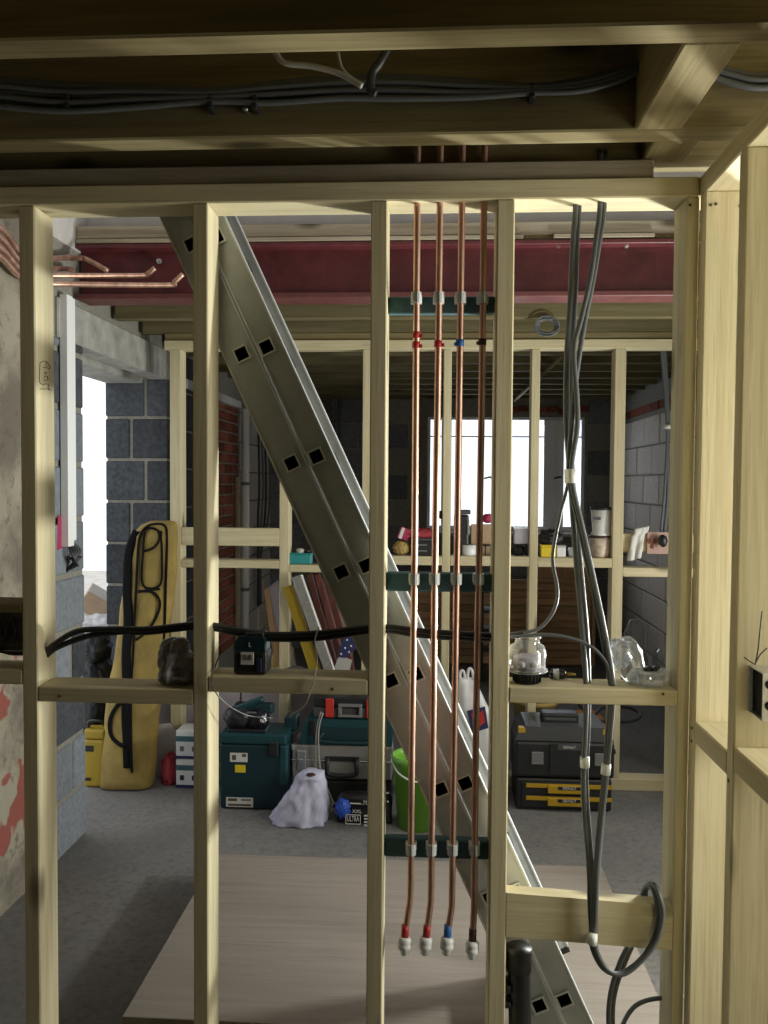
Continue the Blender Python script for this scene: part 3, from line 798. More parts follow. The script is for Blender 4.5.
back_box(SBX, q0.x, q1.x, .045, .09, q0.z, q1.z, 'y')
box('mud_interior', q0.x+.004, q1.x-.004, .08, .0865, q0.z+.004, q1.z-.004, 'mortar', SBX, 0)
for k in range(3):
    a = Vector((q0.x+.02+.025*k, .07, q0.z+.02)); tube('wire_loop', [a, a+Vector((.012, -.01, .03)), a+Vector((.0, -.005, .055)), a+Vector((-.014, 0, .028)), a+Vector((.004, 0, .002))], .0035, 'cable_grey', SBX, 7)
bar = box('socket_noggin', XL+.01, st[0][0], .0, .1, ZZ(613, 0, 10), ZZ(603, 0, 10), 'joist_x', WM); bar.name = 'noggin'

# ---- cables
def cable(label, pp, Y, r=.0045, mat='cable_grey', n=8, flat=None, group=None):
    return tag(ptube('cable', pp, Y, r, mat, n=n, flat=flat), label, 'cable', group)
HG = 'black cables threaded through the studs'
cable('upper black cable drooping from first stud across to the fourth stud',
      [(46, 652, .05), (56, 643, .04), (78, 631, .05), (110, 629, .05), (150, 629, .05), (200, 624, .05), (232, 629, .05), (268, 634.5, .05), (320, 633, .05), (378, 627, .05), (420, 631, .052), (460, 634, .052), (503, 636, .05), (525, 633, .05)], .05, .0072, 'cable_black', 10, None, HG)
cable('lower black cable drooping from first stud across to the fourth stud',
      [(46, 656, .055), (58, 647, .05), (88, 636, .055), (120, 632, .06), (150, 632, .06), (200, 627, .06), (232, 632, .06), (268, 638.5, .06), (320, 638, .06), (378, 630, .06), (420, 635, .066), (460, 638, .066), (503, 639, .06)], .06, .0072, 'cable_black', 10, None, HG)
cable('black cable crossing the leftmost bay below the socket box', [(-28, 648), (0, 650.5), (12, 653), (30, 653), (46, 654)], .05, .006, 'cable_black', 10, None, HG)
VG = 'grey cables dropping through the right-hand bay'
def vcab(lab, pp, off=0, r=(.0062, .0036)):
    pts = [P(x, y, .045+off if y < 790 else (.045+off)*max(0, (880-y)/90)-(.012+.5*abs(off))*min(1, (y-790)/90)) for x, y in pp]; top = pts[0].copy(); top.z = ZJ+.03
    tag(tube('cable', [top]+pts, r, 'cable_grey', None, 8, 6, (1, 0, 0)), lab, 'cable', VG)
vcab('outer left grey cable of the hanging bundle, passing left noggin hole', [(575.5, 208), (573, 240), (570, 300), (566.5, 360), (566, 420), (570, 476), (576, 560), (583, 640), (586, 690), (585, 740), (583.5, 765), (584, 805), (589, 870), (590, 905), (592, 935)], 0)
vcab('inner left grey cable twisting behind the white tie of the bundle', [(579, 208), (577, 240), (575, 300), (572, 360), (572, 420), (572.5, 476), (580, 560), (587, 640), (588.5, 690), (587.5, 740), (586, 765), (587, 805), (592, 870), (593, 905), (594, 935)], .009)
vcab('outer right grey cable of the hanging bundle, slanting in from the right', [(604, 207), (599.5, 240), (593, 280), (585, 320), (577, 370), (572, 420), (569, 476), (580, 530), (593, 590), (605, 650), (611, 690), (608, 730), (605, 770), (600, 820), (595, 880), (592, 935)], -.009)
vcab('inner right grey cable of the hanging bundle, bowing outward low', [(600, 207), (596, 240), (590, 280), (581, 320), (574, 350), (577, 400), (577, 430), (571.5, 476), (583, 530), (596, 590), (608, 650), (613, 690), (610.5, 730), (607, 770), (602, 820), (597, 880), (595, 935)], -.016)
vcab('single grey cable curving left from the tie to the fourth stud', [(577, 207), (575, 240), (572.5, 300), (569.5, 360), (569, 420), (569, 476), (560, 515), (553.5, 548), (553, 565), (557.5, 590), (554, 610), (541, 627), (524, 633), (512, 635), (505, 635.5)], .018, (.0042, .003))
cable('thin grey cable arching from the fourth stud over to the noggin hole', [(505, 637), (520, 636.5), (545, 634.5), (570, 638), (590, 646), (603, 658), (609, 670), (611.5, 688)], .03, .0042, 'cable_grey', 8, None, VG)
for lab, pp, mat in (('white tape tie round the grey cable bundle', ((570, 469), (570.5, 483)), 'tape_white'),):
    tag(tube('tape_tie', [P(*pp[0], .045), P(*pp[1], .045)], (.0135, .022), mat, None, 14, 0, (1, 0, 0)), lab, 'tape')
tag(tube('tape_tie', [P(584.8, 757, .0495), P(584.8, 767, .0495)], (.0115, .013), 'tape_white', None, 12, 0, (1, 0, 0)), 'white tape band on the left cables in front of the toolbox', 'tape')
tag(tube('tape_tie', [P(606.2, 764, .0325), P(605.4, 774, .0325)], (.0115, .013), 'tape_white', None, 12, 0, (1, 0, 0)), 'white tape band on the right cables in front of the toolbox', 'tape')
tag(tube('tape_tie', [P(592.5, 934, -.026), P(592, 943, -.026)], (.012, .016), 'tape_white', None, 12, 0, (1, 0, 0)), 'white tape band where the cables cross the low noggin', 'tape')
LG = 'cable loop hung over the low noggin'
cable('outer dark cable loop hanging over the low noggin', [(591, 934, -.008), (593, 950, -.012), (603, 968, -.014), (618, 974, -.014), (636, 964, -.014), (651, 945, -.014), (658, 920, -.014), (656, 899, -.014), (652, 888, .0), (647, 886, .02), (643, 893, .043), (642, 905, .052), (640, 930, .054)], 0, .0058, 'cable_grey', 9, None, LG)
cable('inner dark cable loop hanging over the low noggin', [(594, 934, -.02), (597, 952, -.022), (608, 970, -.026), (624, 974, -.027), (642, 960, -.027), (657, 940, -.027), (663, 915, -.027), (660, 898, -.025), (655, 886, -.005), (650, 884, .02), (646, 890, .046), (645, 905, .054), (643, 930, .066)], 0, .0058, 'cable_grey', 9, None, LG)
cable('grey cable tail dropping from the loop to the floor', [(628, 946, .05), (621, 960, .05), (613, 982, .05), (609, 1005, .05), (609, 1030, .05), (612, 1060, .05)], .05, .006, 'cable_grey', 9, None, LG)
cable('second grey cable tail beside the first, dropping to the floor', [(632, 946, .066), (625, 962, .066), (617, 984, .066), (613, 1005, .066), (613, 1030, .066), (616, 1060, .066)], .06, .006, 'cable_grey', 9, None, LG)
cable('grey cable arc near the floor at the right stud', [(619, 1040, .09), (624, 1022, .09), (634, 1007, .09), (648, 1000, .085), (664, 998, .08), (684, 998, .08)], .09, .0055, 'cable_grey', 9, None, LG)
# cables clipped along the ceiling joist
yj = J2-.014
JG = 'cables clipped to the ceiling joist'
JL = ['topmost', 'second', 'third', 'fourth', 'fifth', 'sixth', 'seventh', 'eighth', 'lowest']
for k in range(9):
    dy = k*3.4; sg = random.uniform(-2.5, 2.5)
    pp = [(-222, 82+dy*.6), (-110, 80+dy*.9), (-20, 78+dy), (60, 84+dy*.95+sg), (130, 86+dy*.8), (212, 90+dy*.42), (270, 84+dy*.75-sg), (340, 78+dy*.75), (400, 77+dy*.8), (470, 81+dy*.55+sg), (531, 86+dy*.25), (580, 80+dy*.4), (620, 69+dy*.4), (646, 58+dy*.3)]
    cable(JL[k]+' dark grey cable sagging along the ceiling joist', pp, yj-.007*(k % 3), .0066, 'cable_black' if k % 4 == 3 else 'cable_grey', 8, None, JG)
for k in range(4):
    pp = [(684, 64+3*k), (710, 66+3.5*k), (735, 72+4*k), (755, 76+4*k), (790, 75+4*k), (820, 76+4*k)]
    cable(['upper', 'second', 'third', 'lower'][k]+' grey cable at the right end of the ceiling joist', pp, yj-.008*(k % 2), .0065, 'cable_grey', 8, None, 'cables right of the trimmer joist')
cable('loose pale grey cable end hanging from the dark joist bay', [(275, 52), (285, 63), (310, 66), (335, 72), (352, 80), (362, 86)], yj-.1, .006, 'cable_pale', 8)
cable('thin pale wire drooping beside the loose cable end', [(338, 52), (342, 68), (352, 78), (358, 84)], yj-.08, .003, 'cable_pale', 8)
cable('black cable end poking down from the joist bay', [(388, 48), (380, 62), (372, 74), (371, 90), (376, 94)], yj-.07, .009, 'cable_black', 8)
for k, px in enumerate((212, 256, 531, 70)):
    p = P(px, 103 if px < 300 else 92, yj); tag(box('cable_clip', p.x-.006, p.x+.006, yj-.02, yj+.013, p.z-.02, p.z+.012, 'black_plastic', None, .002), ['black cable clip on the ceiling joist above second stud', 'black cable clip on joist, just right of the second stud', 'black cable clip on joist above the fourth stud', 'black cable clip on the joist near the left end'][k], 'clip', 'cable clips on the joist')
for k, px in enumerate((58, 247)):
    p = P(px, 112, J2-.006); tag(lathe('nail', [(.003, 0), (.003, .02), (.006, .02), (.006, .023)], (p.x, J2-.0005, p.z), 'steel', None, 8, Matrix.Rotation(math.pi/2, 4, 'X')), ['small steel nail in the joist above the first stud', 'small steel nail in the joist right of second stud'][k], 'nail')
# thin strings by the second bay
cable('thin white string hanging over the second bay noggin', [(319, 627, .04), (315, 640, .03), (317, 660, .02), (315, 676, -.004), (311, 690, -.006), (304, 706, -.004), (290, 716, .03)], .02, .0017, 'cable_pale', 6)
cable('thin dark wire hanging down the side of the second stud', [(222, 650, .05), (216, 664, .05), (212.5, 674, -.004), (212, 684, -.006), (219, 697, .0), (232, 708, .04), (250, 716, .1), (272, 718, .15)], .02, .0016, 'cable_grey', 6)

# ---- things standing on the main wall's noggins
def RZ(deg): return Matrix.Rotation(math.radians(deg), 4, 'Z')
p = P(174, 684, .045)
GB = thing('crumpled_bag', 'crumpled dark grey plastic bag with white script lettering on left noggin', 'bag', (p.x, .055, zn1))
rows = []
for py, l, r_, d in ((685.5, 158, 190, .026), (682, 155, 193, .036), (674, 154, 193, .04), (667, 155, 192, .036), (660, 156, 188, .032), (655, 158, 184, .026), (650, 157, 184, .026), (645, 159, 183, .024), (641, 164, 179, .014)):
    rows.append((max(zn1+.0005, ZZ(py, .02, 174)), XX(l, .02, py), XX(r_, .02, py), .055, d))
loft('bag_body', interp_rows(rows, 4), 'grey_film', GB, 56, 2.2, .016, 42, 4)
text('lettering', 'savour', (p.x+.020, .0115, zn1+.024), .017, 'label_white', GB)
# cordless tool battery
q0, q1 = P(233, 677, .02), P(268, 636, .02)
BT = thing('tool_battery', 'black and teal cordless tool battery on the second bay noggin', 'battery', ((q0.x+q1.x)/2, .05, zn2))
bw_, x0 = q1.x-q0.x, q0.x
box('case', x0, x0+bw_*.95, .018, .092, zn2+.0005, zn2+.058, 'black_plastic', BT, .008, None, 2)
prism('shoulder', [(x0+.004, zn2+.055), (x0+bw_*.95-.004, zn2+.055), (x0+bw_*.9, zn2+.085), (x0+bw_*.82, zn2+.093), (x0+bw_*.16, zn2+.093), (x0+bw_*.06, zn2+.080)], .022, .088, 'teal_dark', BT)
box('slide_rail', x0+bw_*.3, x0+bw_*.85, .03, .08, zn2+.0915, zn2+.1, 'black_plastic', BT, .002)
lb = box('label', x0+bw_*.23, x0+bw_*.6, .0165, .0185, zn2+.026, zn2+.056, 'label_white', BT, .0005)
text('print', '5.0', (x0+bw_*.42, .0158, zn2+.043), .018, 'ink', lb)
box('vent', x0+bw_*.68, x0+bw_*.82, .0165, .0185, zn2+.008, zn2+.042, 'navy', BT, .001)
text('letter_mark', 'L', (x0+bw_*.48, .0212, zn2+.073), .016, 'label_white', BT)
# clear tub upside down over a black ribbed cup
p = P(527, 684, .045); zc = zn4
TU = thing('clear_tub', 'clear domed plastic pot with black ribbed base beside the fourth stud', 'pot', (p.x, .05, zc))
prof = [(.030, 0), (.031, .002), (.034, .028), (.036, .030)]
lathe('ribbed_base', prof, (p.x, .05, zc+.0005), 'black_plastic', TU, 28)
for k in range(22):
    a = 2*math.pi*k/22; box('rib', p.x+.0325*math.cos(a)-.0015, p.x+.0325*math.cos(a)+.0015, .05+.0325*math.sin(a)-.0015, .05+.0325*math.sin(a)+.0015, zc+.003, zc+.027, 'black_gloss', TU, 0)
lathe('dome', [(.042, .028), (.044, .032), (.043, .05), (.046, .07), (.040, .088), (.030, .094), (.028, .104), (.033, .108), (.030, .112), (.012, .113)], (p.x, .05, zc), 'clear_plastic', TU, 32)
lathe('rim', [(.045, .027), (.049, .029), (.049, .032), (.045, .034)], (p.x, .05, zc), 'clear_plastic', TU, 32)
lathe('contents', [(.030, .034), (.033, .04), (.032, .062), (.02, .066)], (p.x, .05, zc), 'lavender_board', TU, 20)
for dx in (-.016, .014): blob('paper_scrap', (p.x+dx, .017, zc+.048), .009, .004, .008, 'label_white', TU, .3, 3, 2, None, 2)
# crumpled clear bag and bowl
p = P(626, 676, .05)
CB = thing('clear_bag', 'crumpled clear plastic bottle slumped on the right bay noggin', 'bottle', (p.x, .06, zc))
Mt = Matrix.Translation((p.x+.03, .06, zc+.002)) @ Matrix.Rotation(math.radians(-24), 4, 'Y')
bm = bmesh.new(); rings = []
for j, (r, z) in enumerate(((.012, .0), (.024, .014), (.034, .04), (.037, .065), (.036, .09), (.03, .105), (.012, .11))):
    rings.append([bm.verts.new(Mt @ (Vector((r*math.cos(a)*(1+.18*noise.noise(Vector((math.cos(a)*2, math.sin(a)*2, z*40)))), r*math.sin(a)*(1+.18*noise.noise(Vector((math.cos(a)*2+5, math.sin(a)*2, z*40)))), z+.004*math.sin(3*a))))) for a in [2*math.pi*k/24 for k in range(24)]])
for A, B in zip(rings, rings[1:]):
    for k in range(24): bm.faces.new([A[k], A[(k+1) % 24], B[(k+1) % 24], B[k]])
bm.faces.new(rings[-1]); bm.faces.new(rings[0][::-1])
from_bm('bottle_body', bm, 'clear_film', CB, False)
blob('crumpled_film', (p.x-.012, .06, zc+.075), .026, .02, .035, 'clear_film', CB, .45, 3.5, 5, None, 3)
blob('crumpled_film', (p.x+.03, .05, zc+.012), .03, .022, .02, 'clear_film', CB, .4, 3.5, 8, -.0118, 3)
p = P(652, 688, .035)
BW = thing('clear_bowl', 'clear plastic bowl with black scraps at the right end of the noggin', 'bowl', (p.x, .042, zc))
lathe('bowl_wall', [(.026, .0005), (.030, .002), (.034, .03), (.040, .032), (.041, .036), (.038, .037)], (p.x, .042, zc), 'clear_film', BW, 30)
lathe('bowl_rim', [(.037, .034), (.043, .0345), (.043, .037), (.037, .0375)], (p.x, .042, zc), 'clear_plastic', BW, 30)
for k in range(4): blob('black_scrap', (p.x-.014+.008*k, .03+.006*(k % 2), zc+.040+.003*(k % 2)), .008, .007, .006, 'black_gloss', BW, .4, 3, k, None, 2)
p = P(562, 668, .085)
SBt = thing('small_bottle', 'tiny black and yellow bottle lying behind the noggin cables', 'bottle', (p.x, .085, zc))
Mx = Matrix.Translation((p.x-.03, .085, zc+.013)) @ Matrix.Rotation(math.pi/2, 4, 'Y')
lathe('bottle_body', [(.006, 0), (.012, .002), (.012, .034), (.005, .04)], (0, 0, 0), 'black_gloss', SBt, 16, Mx)
lathe('nozzle', [(.004, .04), (.004, .05), (.002, .062)], (0, 0, 0), 'yellow_plastic', SBt, 12, Mx)
lathe('label_band', [(.0125, .008), (.0125, .022)], (0, 0, 0), 'label_white', SBt, 16, Mx)

# ---- yellow long bag by the doorway
yb_ = PZ(135, 792).y+.08
def fx(px, py): return P(px, py, yb_)
rows = []
for py, l, r, d in ((792, 104, 150, .06), (784, 102, 152, .085), (745, 103, 154, .09), (700, 106, 158, .09), (650, 113, 165, .085), (600, 117, 168, .08), (560, 120, 170, .075), (538, 124, 170, .065), (526, 134, 169, .05), (522, 143, 166, .03)):
    zr = fx(135, py).z; lean = .16*max(0, zr)
    rows.append((max(.002, zr), fx(l, py).x, fx(r, py).x, yb_+lean*.6, d))
YBG = thing('long_canvas_bag', 'tall yellow canvas bag with black piping leaning in the doorway', 'bag', ((rows[0][1]+rows[0][2])/2, yb_, 0))
R2 = interp_rows(rows, 5)
loft('bag_body', R2, 'yellow_canvas', YBG, 40, 2.8, .012, 7, 2)
def bag_y(x, z, inset=0):
    for a, b in zip(rows, rows[1:]):
        if a[0] <= z <= b[0] or (b is rows[-1]):
            t = min(1, max(0, (z-a[0])/(b[0]-a[0]+1e-9))); xl, xr, yc, d = [a[i]+(b[i]-a[i])*t for i in range(1, 5)]
            s = max(-1, min(1, (x-(xl+xr)/2)/((xr-xl)/2))); return yc-d*(max(0, 1-abs(s)**2.8))**(1/2.8)-inset
    return rows[0][3]-rows[0][4]
def onbag(pp, inset=.002):
    out = []
    for a, b in pp:
        q = fx(a, b)
        for _ in range(3): q = P(a, b, bag_y(q.x, q.z, inset))
        out.append(q)
    return out
for pp in (([(135, 792), (132, 770), (131, 735), (131, 690), (133, 655), (135, 610), (137, 570), (139, 540), (145, 528), (155, 524), (165, 526), (167, 540), (166, 580), (164, 640), (158, 690)]),
           ([(142, 552), (153, 548), (159, 540), (158, 531), (150, 528), (145, 533), (143, 552), (143, 585), (160, 585), (162, 560), (161, 531)]),
           ([(139, 591), (152, 592), (158, 597), (160, 606), (155, 620), (146, 632), (136, 640)]),
           ([(139, 592), (150, 590), (160, 589)])):
    tube('piping', onbag(pp, .006), .006, 'black_webbing', YBG, 8)
tube('strap', onbag([(137, 531), (129, 552), (127, 590), (128, 622), (126, 655), (127, 690), (126, 715), (127, 740), (128, 768)], .008), (.023, .007), 'black_webbing', YBG, 8, 6, (1, 0, 0))
tube('handle_loop', onbag([(126, 700), (117, 706), (110, 720), (111, 735), (119, 744), (126, 746)], .012), .010, 'black_webbing', YBG, 8)
blob('pocket', onbag([(148, 612)], -.02)[0], .05, .03, .11, 'yellow_canvas', YBG, .12, 2, 4)

# ---- doorway things
yb2 = PZ(94, 740).y
c = PX(96, 670, -1.66)
BL = thing('bin_bag', 'shiny black bin bag slumped in the left doorway', 'bag', (-1.66, yb_+.12, 0))
blob('bag_body', (-1.75, yb_+.2, .36), .12, .11, .30, 'bin_liner', BL, .10, 2.2, 6, -.356, 5)
blob('bag_knot', (-1.74, yb_+.17, .66), .08, .08, .09, 'bin_liner', BL, .2, 2.5, 8, None, 4)
q0, q1 = P(84, 783, yb_-.04), P(104, 722, yb_-.04)
YC_ = thing('yellow_case', 'small yellow tool case beside the bottom of the canvas bag', 'case', ((q0.x+q1.x)/2, yb_, 0))
box('case_body', q0.x, q1.x, yb_-.04, yb_+.05, .002, q1.z-.09, 'yellow_plastic', YC_, .012, None, 2)
box('case_lid', q0.x, q1.x+.003, yb_-.042, yb_+.05, q1.z-.088, q1.z-.04, 'yellow_plastic', YC_, .01, None, 2)
tube('handle', [(q0.x+.01, yb_, q1.z-.05), (q0.x+.02, yb_-.02, q1.z-.005), (q1.x-.02, yb_-.02, q1.z-.005), (q1.x-.008, yb_, q1.z-.05)], .007, 'black_plastic', YC_, 8)
box('label', q0.x+.005, q0.x+.05, yb_-.042, yb_-.0405, .18, .21, 'black_plastic', YC_, 0); box('label', q0.x+.005, q0.x+.035, yb_-.042, yb_-.0405, .035, .05, 'black_plastic', YC_, 0)
tag(box('ground_outside', -7, XO-.02, -3, 12, -.16, -.03, 'ground_outside', None, 0), 'pale ground outside the left doorway', kind='structure')
# outside heap, glimpsed through the doorway
for k, (nm, px, py, w_, h_, mat, lab, dz) in enumerate((('plastic_crate', 97, 652, .34, .25, 'tan_cloth', 'pale yellow crate outside the left doorway', 0), ('cardboard_carton', 98, 610, .2, .14, 'cardboard', 'tilted pale carton on top of the white sheet outside', 0))):
    Y = 3.6; c = P(px, py, Y)
    if k == 0:
        r_ = thing(nm, lab, 'crate', (c.x, Y, -.03)); zt = P(px, 632, Y).z
        for j in range(3):
            z0_ = -.029+j*(zt+.03)/3; box('crate_tier', c.x-w_/2+.01*j, c.x+w_/2-.01*j, Y-.15, Y+.15, z0_, z0_+(zt+.03)/3-.004, 'label_white' if j == 2 else mat, r_, .01, None, 2)
    else:
        c = c+Vector((0, 0, .05)); Mr = Matrix.Translation(c) @ Matrix.Rotation(.6, 4, 'Y') @ Matrix.Rotation(.3, 4, 'Z')
        r_ = thing(nm, lab, 'box', c); box('carton_body', -w_/2, w_/2, -.1, .1, -h_/2, h_/2, mat, r_, .004, Mr); box('flap', -w_/2, w_/2, -.1, -.095, h_/2, h_/2+.06, 'white_board', r_, .002, Mr)
c = P(96, 622, 3.6)
tag(blob('white_sheet', (c.x, 3.6, c.z), .22, .17, .09, 'white_film', None, .3, 3, 3, -.07, 4), 'crumpled white polythene sheet on the crate outside', 'sheet')

# ---- lavender offcuts standing against the rear studs
o = box('plasterboard_offcut', XX(152, Y2+.1), XX(240, Y2+.1), Y2+.095, Y2+.107, .002, ZZ(686, Y2+.1, 200), 'lavender_board', None, .001)
tag(o, 'mauve plasterboard offcut behind the rear studs, left of the toolbox', 'board')
o = box('plasterboard_offcut', XX(242, Y2+.1), XX(352, Y2+.1), Y2+.095, Y2+.107, .002, ZZ(688, Y2+.1, 300), 'lavender_board', None, .001)
tag(o, 'mauve plasterboard offcut behind the large teal case', 'board')
o = prism('white_offcut', [(XX(155, Y2-.02), .002), (XX(176, Y2-.02), .002), (XX(176, Y2-.02), ZZ(738, Y2-.02)), (XX(168, Y2-.02), ZZ(730, Y2-.02)), (XX(155, Y2-.02), ZZ(732, Y2-.02))], Y2-.02, Y2-.01, 'white_board', None)
tag(o, 'pale board scrap standing right of the yellow bag', 'board')
c = P(168, 776, Y2-.1)
tag(blob('red_rag', (c.x, Y2-.07, .055), .045, .05, .10, 'red_cloth', None, .2, 2.4, 5, -.054, 4), 'dark red rag heap right of the yellow bag', 'rag')
q0, q1 = P(176, 795, Y2-.14), P(200, 731, Y2-.14)
for k in range(2):
    hh = q1.z/2; z0_ = .001+k*hh
    r_ = thing('tile_carton', ['lower white carton with green band by second stud', 'upper white carton with green band by second stud'][k], 'box', ((q0.x+q1.x)/2, Y2-.1, z0_), 'white cartons by the second stud')
    box('carton_body', q0.x, q1.x, Y2-.14, Y2-.01, z0_, z0_+hh-.002, 'white_plastic', r_, .003)
    box('green_band', q0.x-.001, q1.x+.001, Y2-.1415, Y2-.0105, z0_+hh*.62, z0_+hh*.8, 'teal_paint', r_, 0)
    box('navy_band', q0.x-.001, q1.x+.001, Y2-.1415, Y2-.0105, z0_+.003, z0_+hh*.12, 'navy', r_, 0)
    for j in (0, 1): box('printed_square', q0.x+.02+.06*j, q0.x+.04+.06*j, Y2-.1415, Y2-.0105, z0_+hh*.28, z0_+hh*.45, 'grey_plastic' if k else 'navy', r_, 0)

# ---- large teal case
YT = PZ(255, 810).y
q0, q1 = P(220, 810, YT), P(286, 735, YT)
TC = thing('large_tool_case', 'large dark teal tool case with white and yellow labels', 'tool case', ((q0.x+q1.x)/2, YT+.1, 0))
dT = .2
box('case_body', q0.x, q1.x, YT, YT+dT, .002, q1.z-.05, 'teal_dark', TC, .01, None, 2)
box('case_lid', q0.x-.002, q1.x+.002, YT-.003, YT+dT, q1.z-.047, q1.z, 'teal_plastic', TC, .008, None, 2)
box('lid_bar', q1.x-.03, q1.x+.03, YT+.12, YT+dT+.002, q1.z-.02, q1.z+.05, 'teal_dark', TC, .008)
box('corner_post', q1.x-.03, q1.x+.006, YT-.006, YT+.02, .12, q1.z-.05, 'teal_plastic', TC, .006)
box('catch', q1.x-.075, q1.x-.035, YT-.014, YT-.001, q1.z-.1, q1.z-.03, 'black_plastic', TC, .005)
def lab_px(name, a, b, c_, d, Y, mat, parent): return pbox(name, a, b, c_, d, Y, .002, mat, parent, 0)
l1 = lab_px('label', 230, 247.5, 753, 762, YT-.0015, 'label_white', TC); lab_px('label', 235, 245.5, 765, 772.5, YT-.0015, 'yellow_label', TC); l3 = lab_px('label', 226, 253, 797.5, 807, YT-.0015, 'label_white', TC)
lab_px('print_block', 232, 236, 755, 760, YT-.0025, 'ink', l1); lab_px('print_block', 242, 246, 754, 757, YT-.0025, 'ink', l1)
lab_px('print_block', 228, 237, 798.5, 801, YT-.0025, 'ink', l3); lab_px('print_block', 241, 251, 799, 801, YT-.0025, 'grey_plastic', l3); lab_px('print_block', 228, 251, 804, 806, YT-.0025, 'ink', l3)
# power tool lying on the teal case
zt = q1.z
PT_ = thing('power_saw', 'black power saw with teal handle lying on the large teal case', 'power tool', ((q0.x+q1.x)/2, YT+.08, zt))
blob('motor_housing', (q0.x+.07, YT+.07, zt+.058), .07, .055, .057, 'black_plastic', PT_, .12, 2, 1, -.057, 4)
blob('gear_case', (q0.x+.16, YT+.07, zt+.052), .06, .045, .051, 'black_gloss', PT_, .15, 2, 4, -.051, 4)
tube('handle', [(q0.x+.06, YT+.06, zt+.1), (q0.x+.12, YT+.06, zt+.125), (q0.x+.19, YT+.06, zt+.15)], .014, 'teal_plastic', PT_, 10)
box('upper_body', q0.x+.05, q0.x+.235, YT+.06, YT+.11, zt+.075, zt+.125, 'teal_dark', PT_, .012, None, 2)
box('metal_badge', q0.x+.115, q0.x+.16, YT+.038, YT+.0605, zt+.085, zt+.092, 'steel', PT_, .001)
box('base_shoe', q0.x+.03, q0.x+.21, YT+.02, YT+.13, zt+.001, zt+.012, 'black_plastic', PT_, .003)
# ---- silver case, black box beneath, teal case and red case above
YS = PZ(330, 806).y+.04
q0, q1 = P(306, 804, YS), P(392, 780, YS)
KB = thing('black_box', 'low black tool box underneath the silver flight case', 'tool box', ((q0.x+q1.x)/2, YS+.1, 0))
box('box_body', q0.x, q1.x, YS, YS+.2, .002, q1.z-.012, 'black_plastic', KB, .008, None, 2); box('box_lid', q0.x-.004, q1.x+.004, YS-.004, YS+.2, q1.z-.011, q1.z, 'black_plastic', KB, .005)
zA = q1.z
q0, q1 = P(292, 780, YS), P(392, 747, YS)
SC = thing('flight_case', 'pale silver flight case with black carry handle', 'case', ((q0.x+q1.x)/2, YS+.1, zA))
hA = q1.z-zA
box('case_bottom', q0.x, q1.x, YS-.01, YS+.2, zA+.001, zA+hA*.55, 'silver_case', SC, .006)
box('case_top', q0.x, q1.x, YS-.01, YS+.2, zA+hA*.56, zA+hA, 'silver_case', SC, .006)
box('edge_trim', q0.x-.003, q1.x+.003, YS-.013, YS+.2, zA+hA*.535, zA+hA*.575, 'galvanised', SC, .002)
xh0, xh1 = XX(328, YS, 770), XX(357, YS, 770)
tube('handle', [(xh0, YS-.012, zA+hA*.62), (xh0, YS-.03, zA+hA*.5), (xh0+.01, YS-.034, zA+hA*.2), (xh1-.01, YS-.034, zA+hA*.2), (xh1, YS-.03, zA+hA*.5), (xh1, YS-.012, zA+hA*.62)], .011, 'black_plastic', SC, 10)
box('handle_plate', xh0-.012, xh1+.012, YS-.016, YS-.01, zA+hA*.55, zA+hA*.7, 'black_plastic', SC, .003)
xl_ = XX(301.5, YS, 765); lt = box('latch', xl_-.022, xl_+.022, YS-.017, YS-.009, zA+hA*.25, zA+hA*.85, 'galvanised', SC, .006); box('latch_key', xl_-.012, xl_+.012, YS-.022, YS-.0172, zA+hA*.4, zA+hA*.6, 'steel', lt, .003)
for cx in (q0.x, q1.x): box('corner_cap', cx-.004, cx+.012 if cx == q0.x else cx+.004, YS-.014, YS+.02, zA+hA*.85, zA+hA+.003, 'galvanised', SC, .003)
zB = zA+hA
q0, q1 = P(300, 747, YS), P(392, 721, YS)
TB = thing('teal_tool_case', 'medium teal plastic tool case lying on the silver case', 'tool case', ((q0.x+q1.x)/2, YS+.1, zB))
hB = q1.z-zB
prism('case_body', [(q0.x, zB+.003), (q1.x, zB+.003), (q1.x, zB+hB*.75), (q1.x-.02, zB+hB), (q0.x+.035, zB+hB), (q0.x+.012, zB+hB*.75)], YS, YS+.19, 'teal_plastic', TB)
prism('recess', [(q0.x+.08, zB+hB*.12), (q1.x-.05, zB+hB*.12), (q1.x-.05, zB+hB*.7), (q0.x+.08, zB+hB*.7)], YS-.006, YS+.01, 'teal_dark', TB)
tube('handle', [(q0.x+.11, YS-.008, zB+hB*.5), (q0.x+.11, YS-.022, zB+hB*.2), (q1.x-.08, YS-.022, zB+hB*.2), (q1.x-.08, YS-.008, zB+hB*.5)], .009, 'teal_dark', TB, 8)
for xx_ in (q0.x+.06, q1.x-.06): box('catch', xx_-.014, xx_+.014, YS-.01, YS+.001, zB+hB*.4, zB+hB*.95, 'black_plastic', TB, .003)
zC = zB+hB
q0, q1 = P(313, 721, YS+.02), P(378, 698, YS+.02)
RC = thing('red_tool_case', 'dark grey tool case with red corner catches, topmost of its stack', 'tool case', ((q0.x+q1.x)/2, YS+.1, zC))
hC = q1.z-zC
box('case_body', q0.x, q1.x, YS+.02, YS+.19, zC+.001, zC+hC*.5, 'dark_grey_plastic', RC, .006); box('case_lid', q0.x, q1.x, YS+.02, YS+.19, zC+hC*.52, zC+hC, 'black_plastic', RC, .006)
for a, b in ((325, 333.5), (366, 374)): box('red_catch', XX(a, YS, 710), XX(b, YS, 710), YS+.008, YS+.0195, zC+.006, zC+hC-.006, 'red_plastic', RC, .004)
xa, xb = XX(338, YS, 710), XX(362, YS, 710)
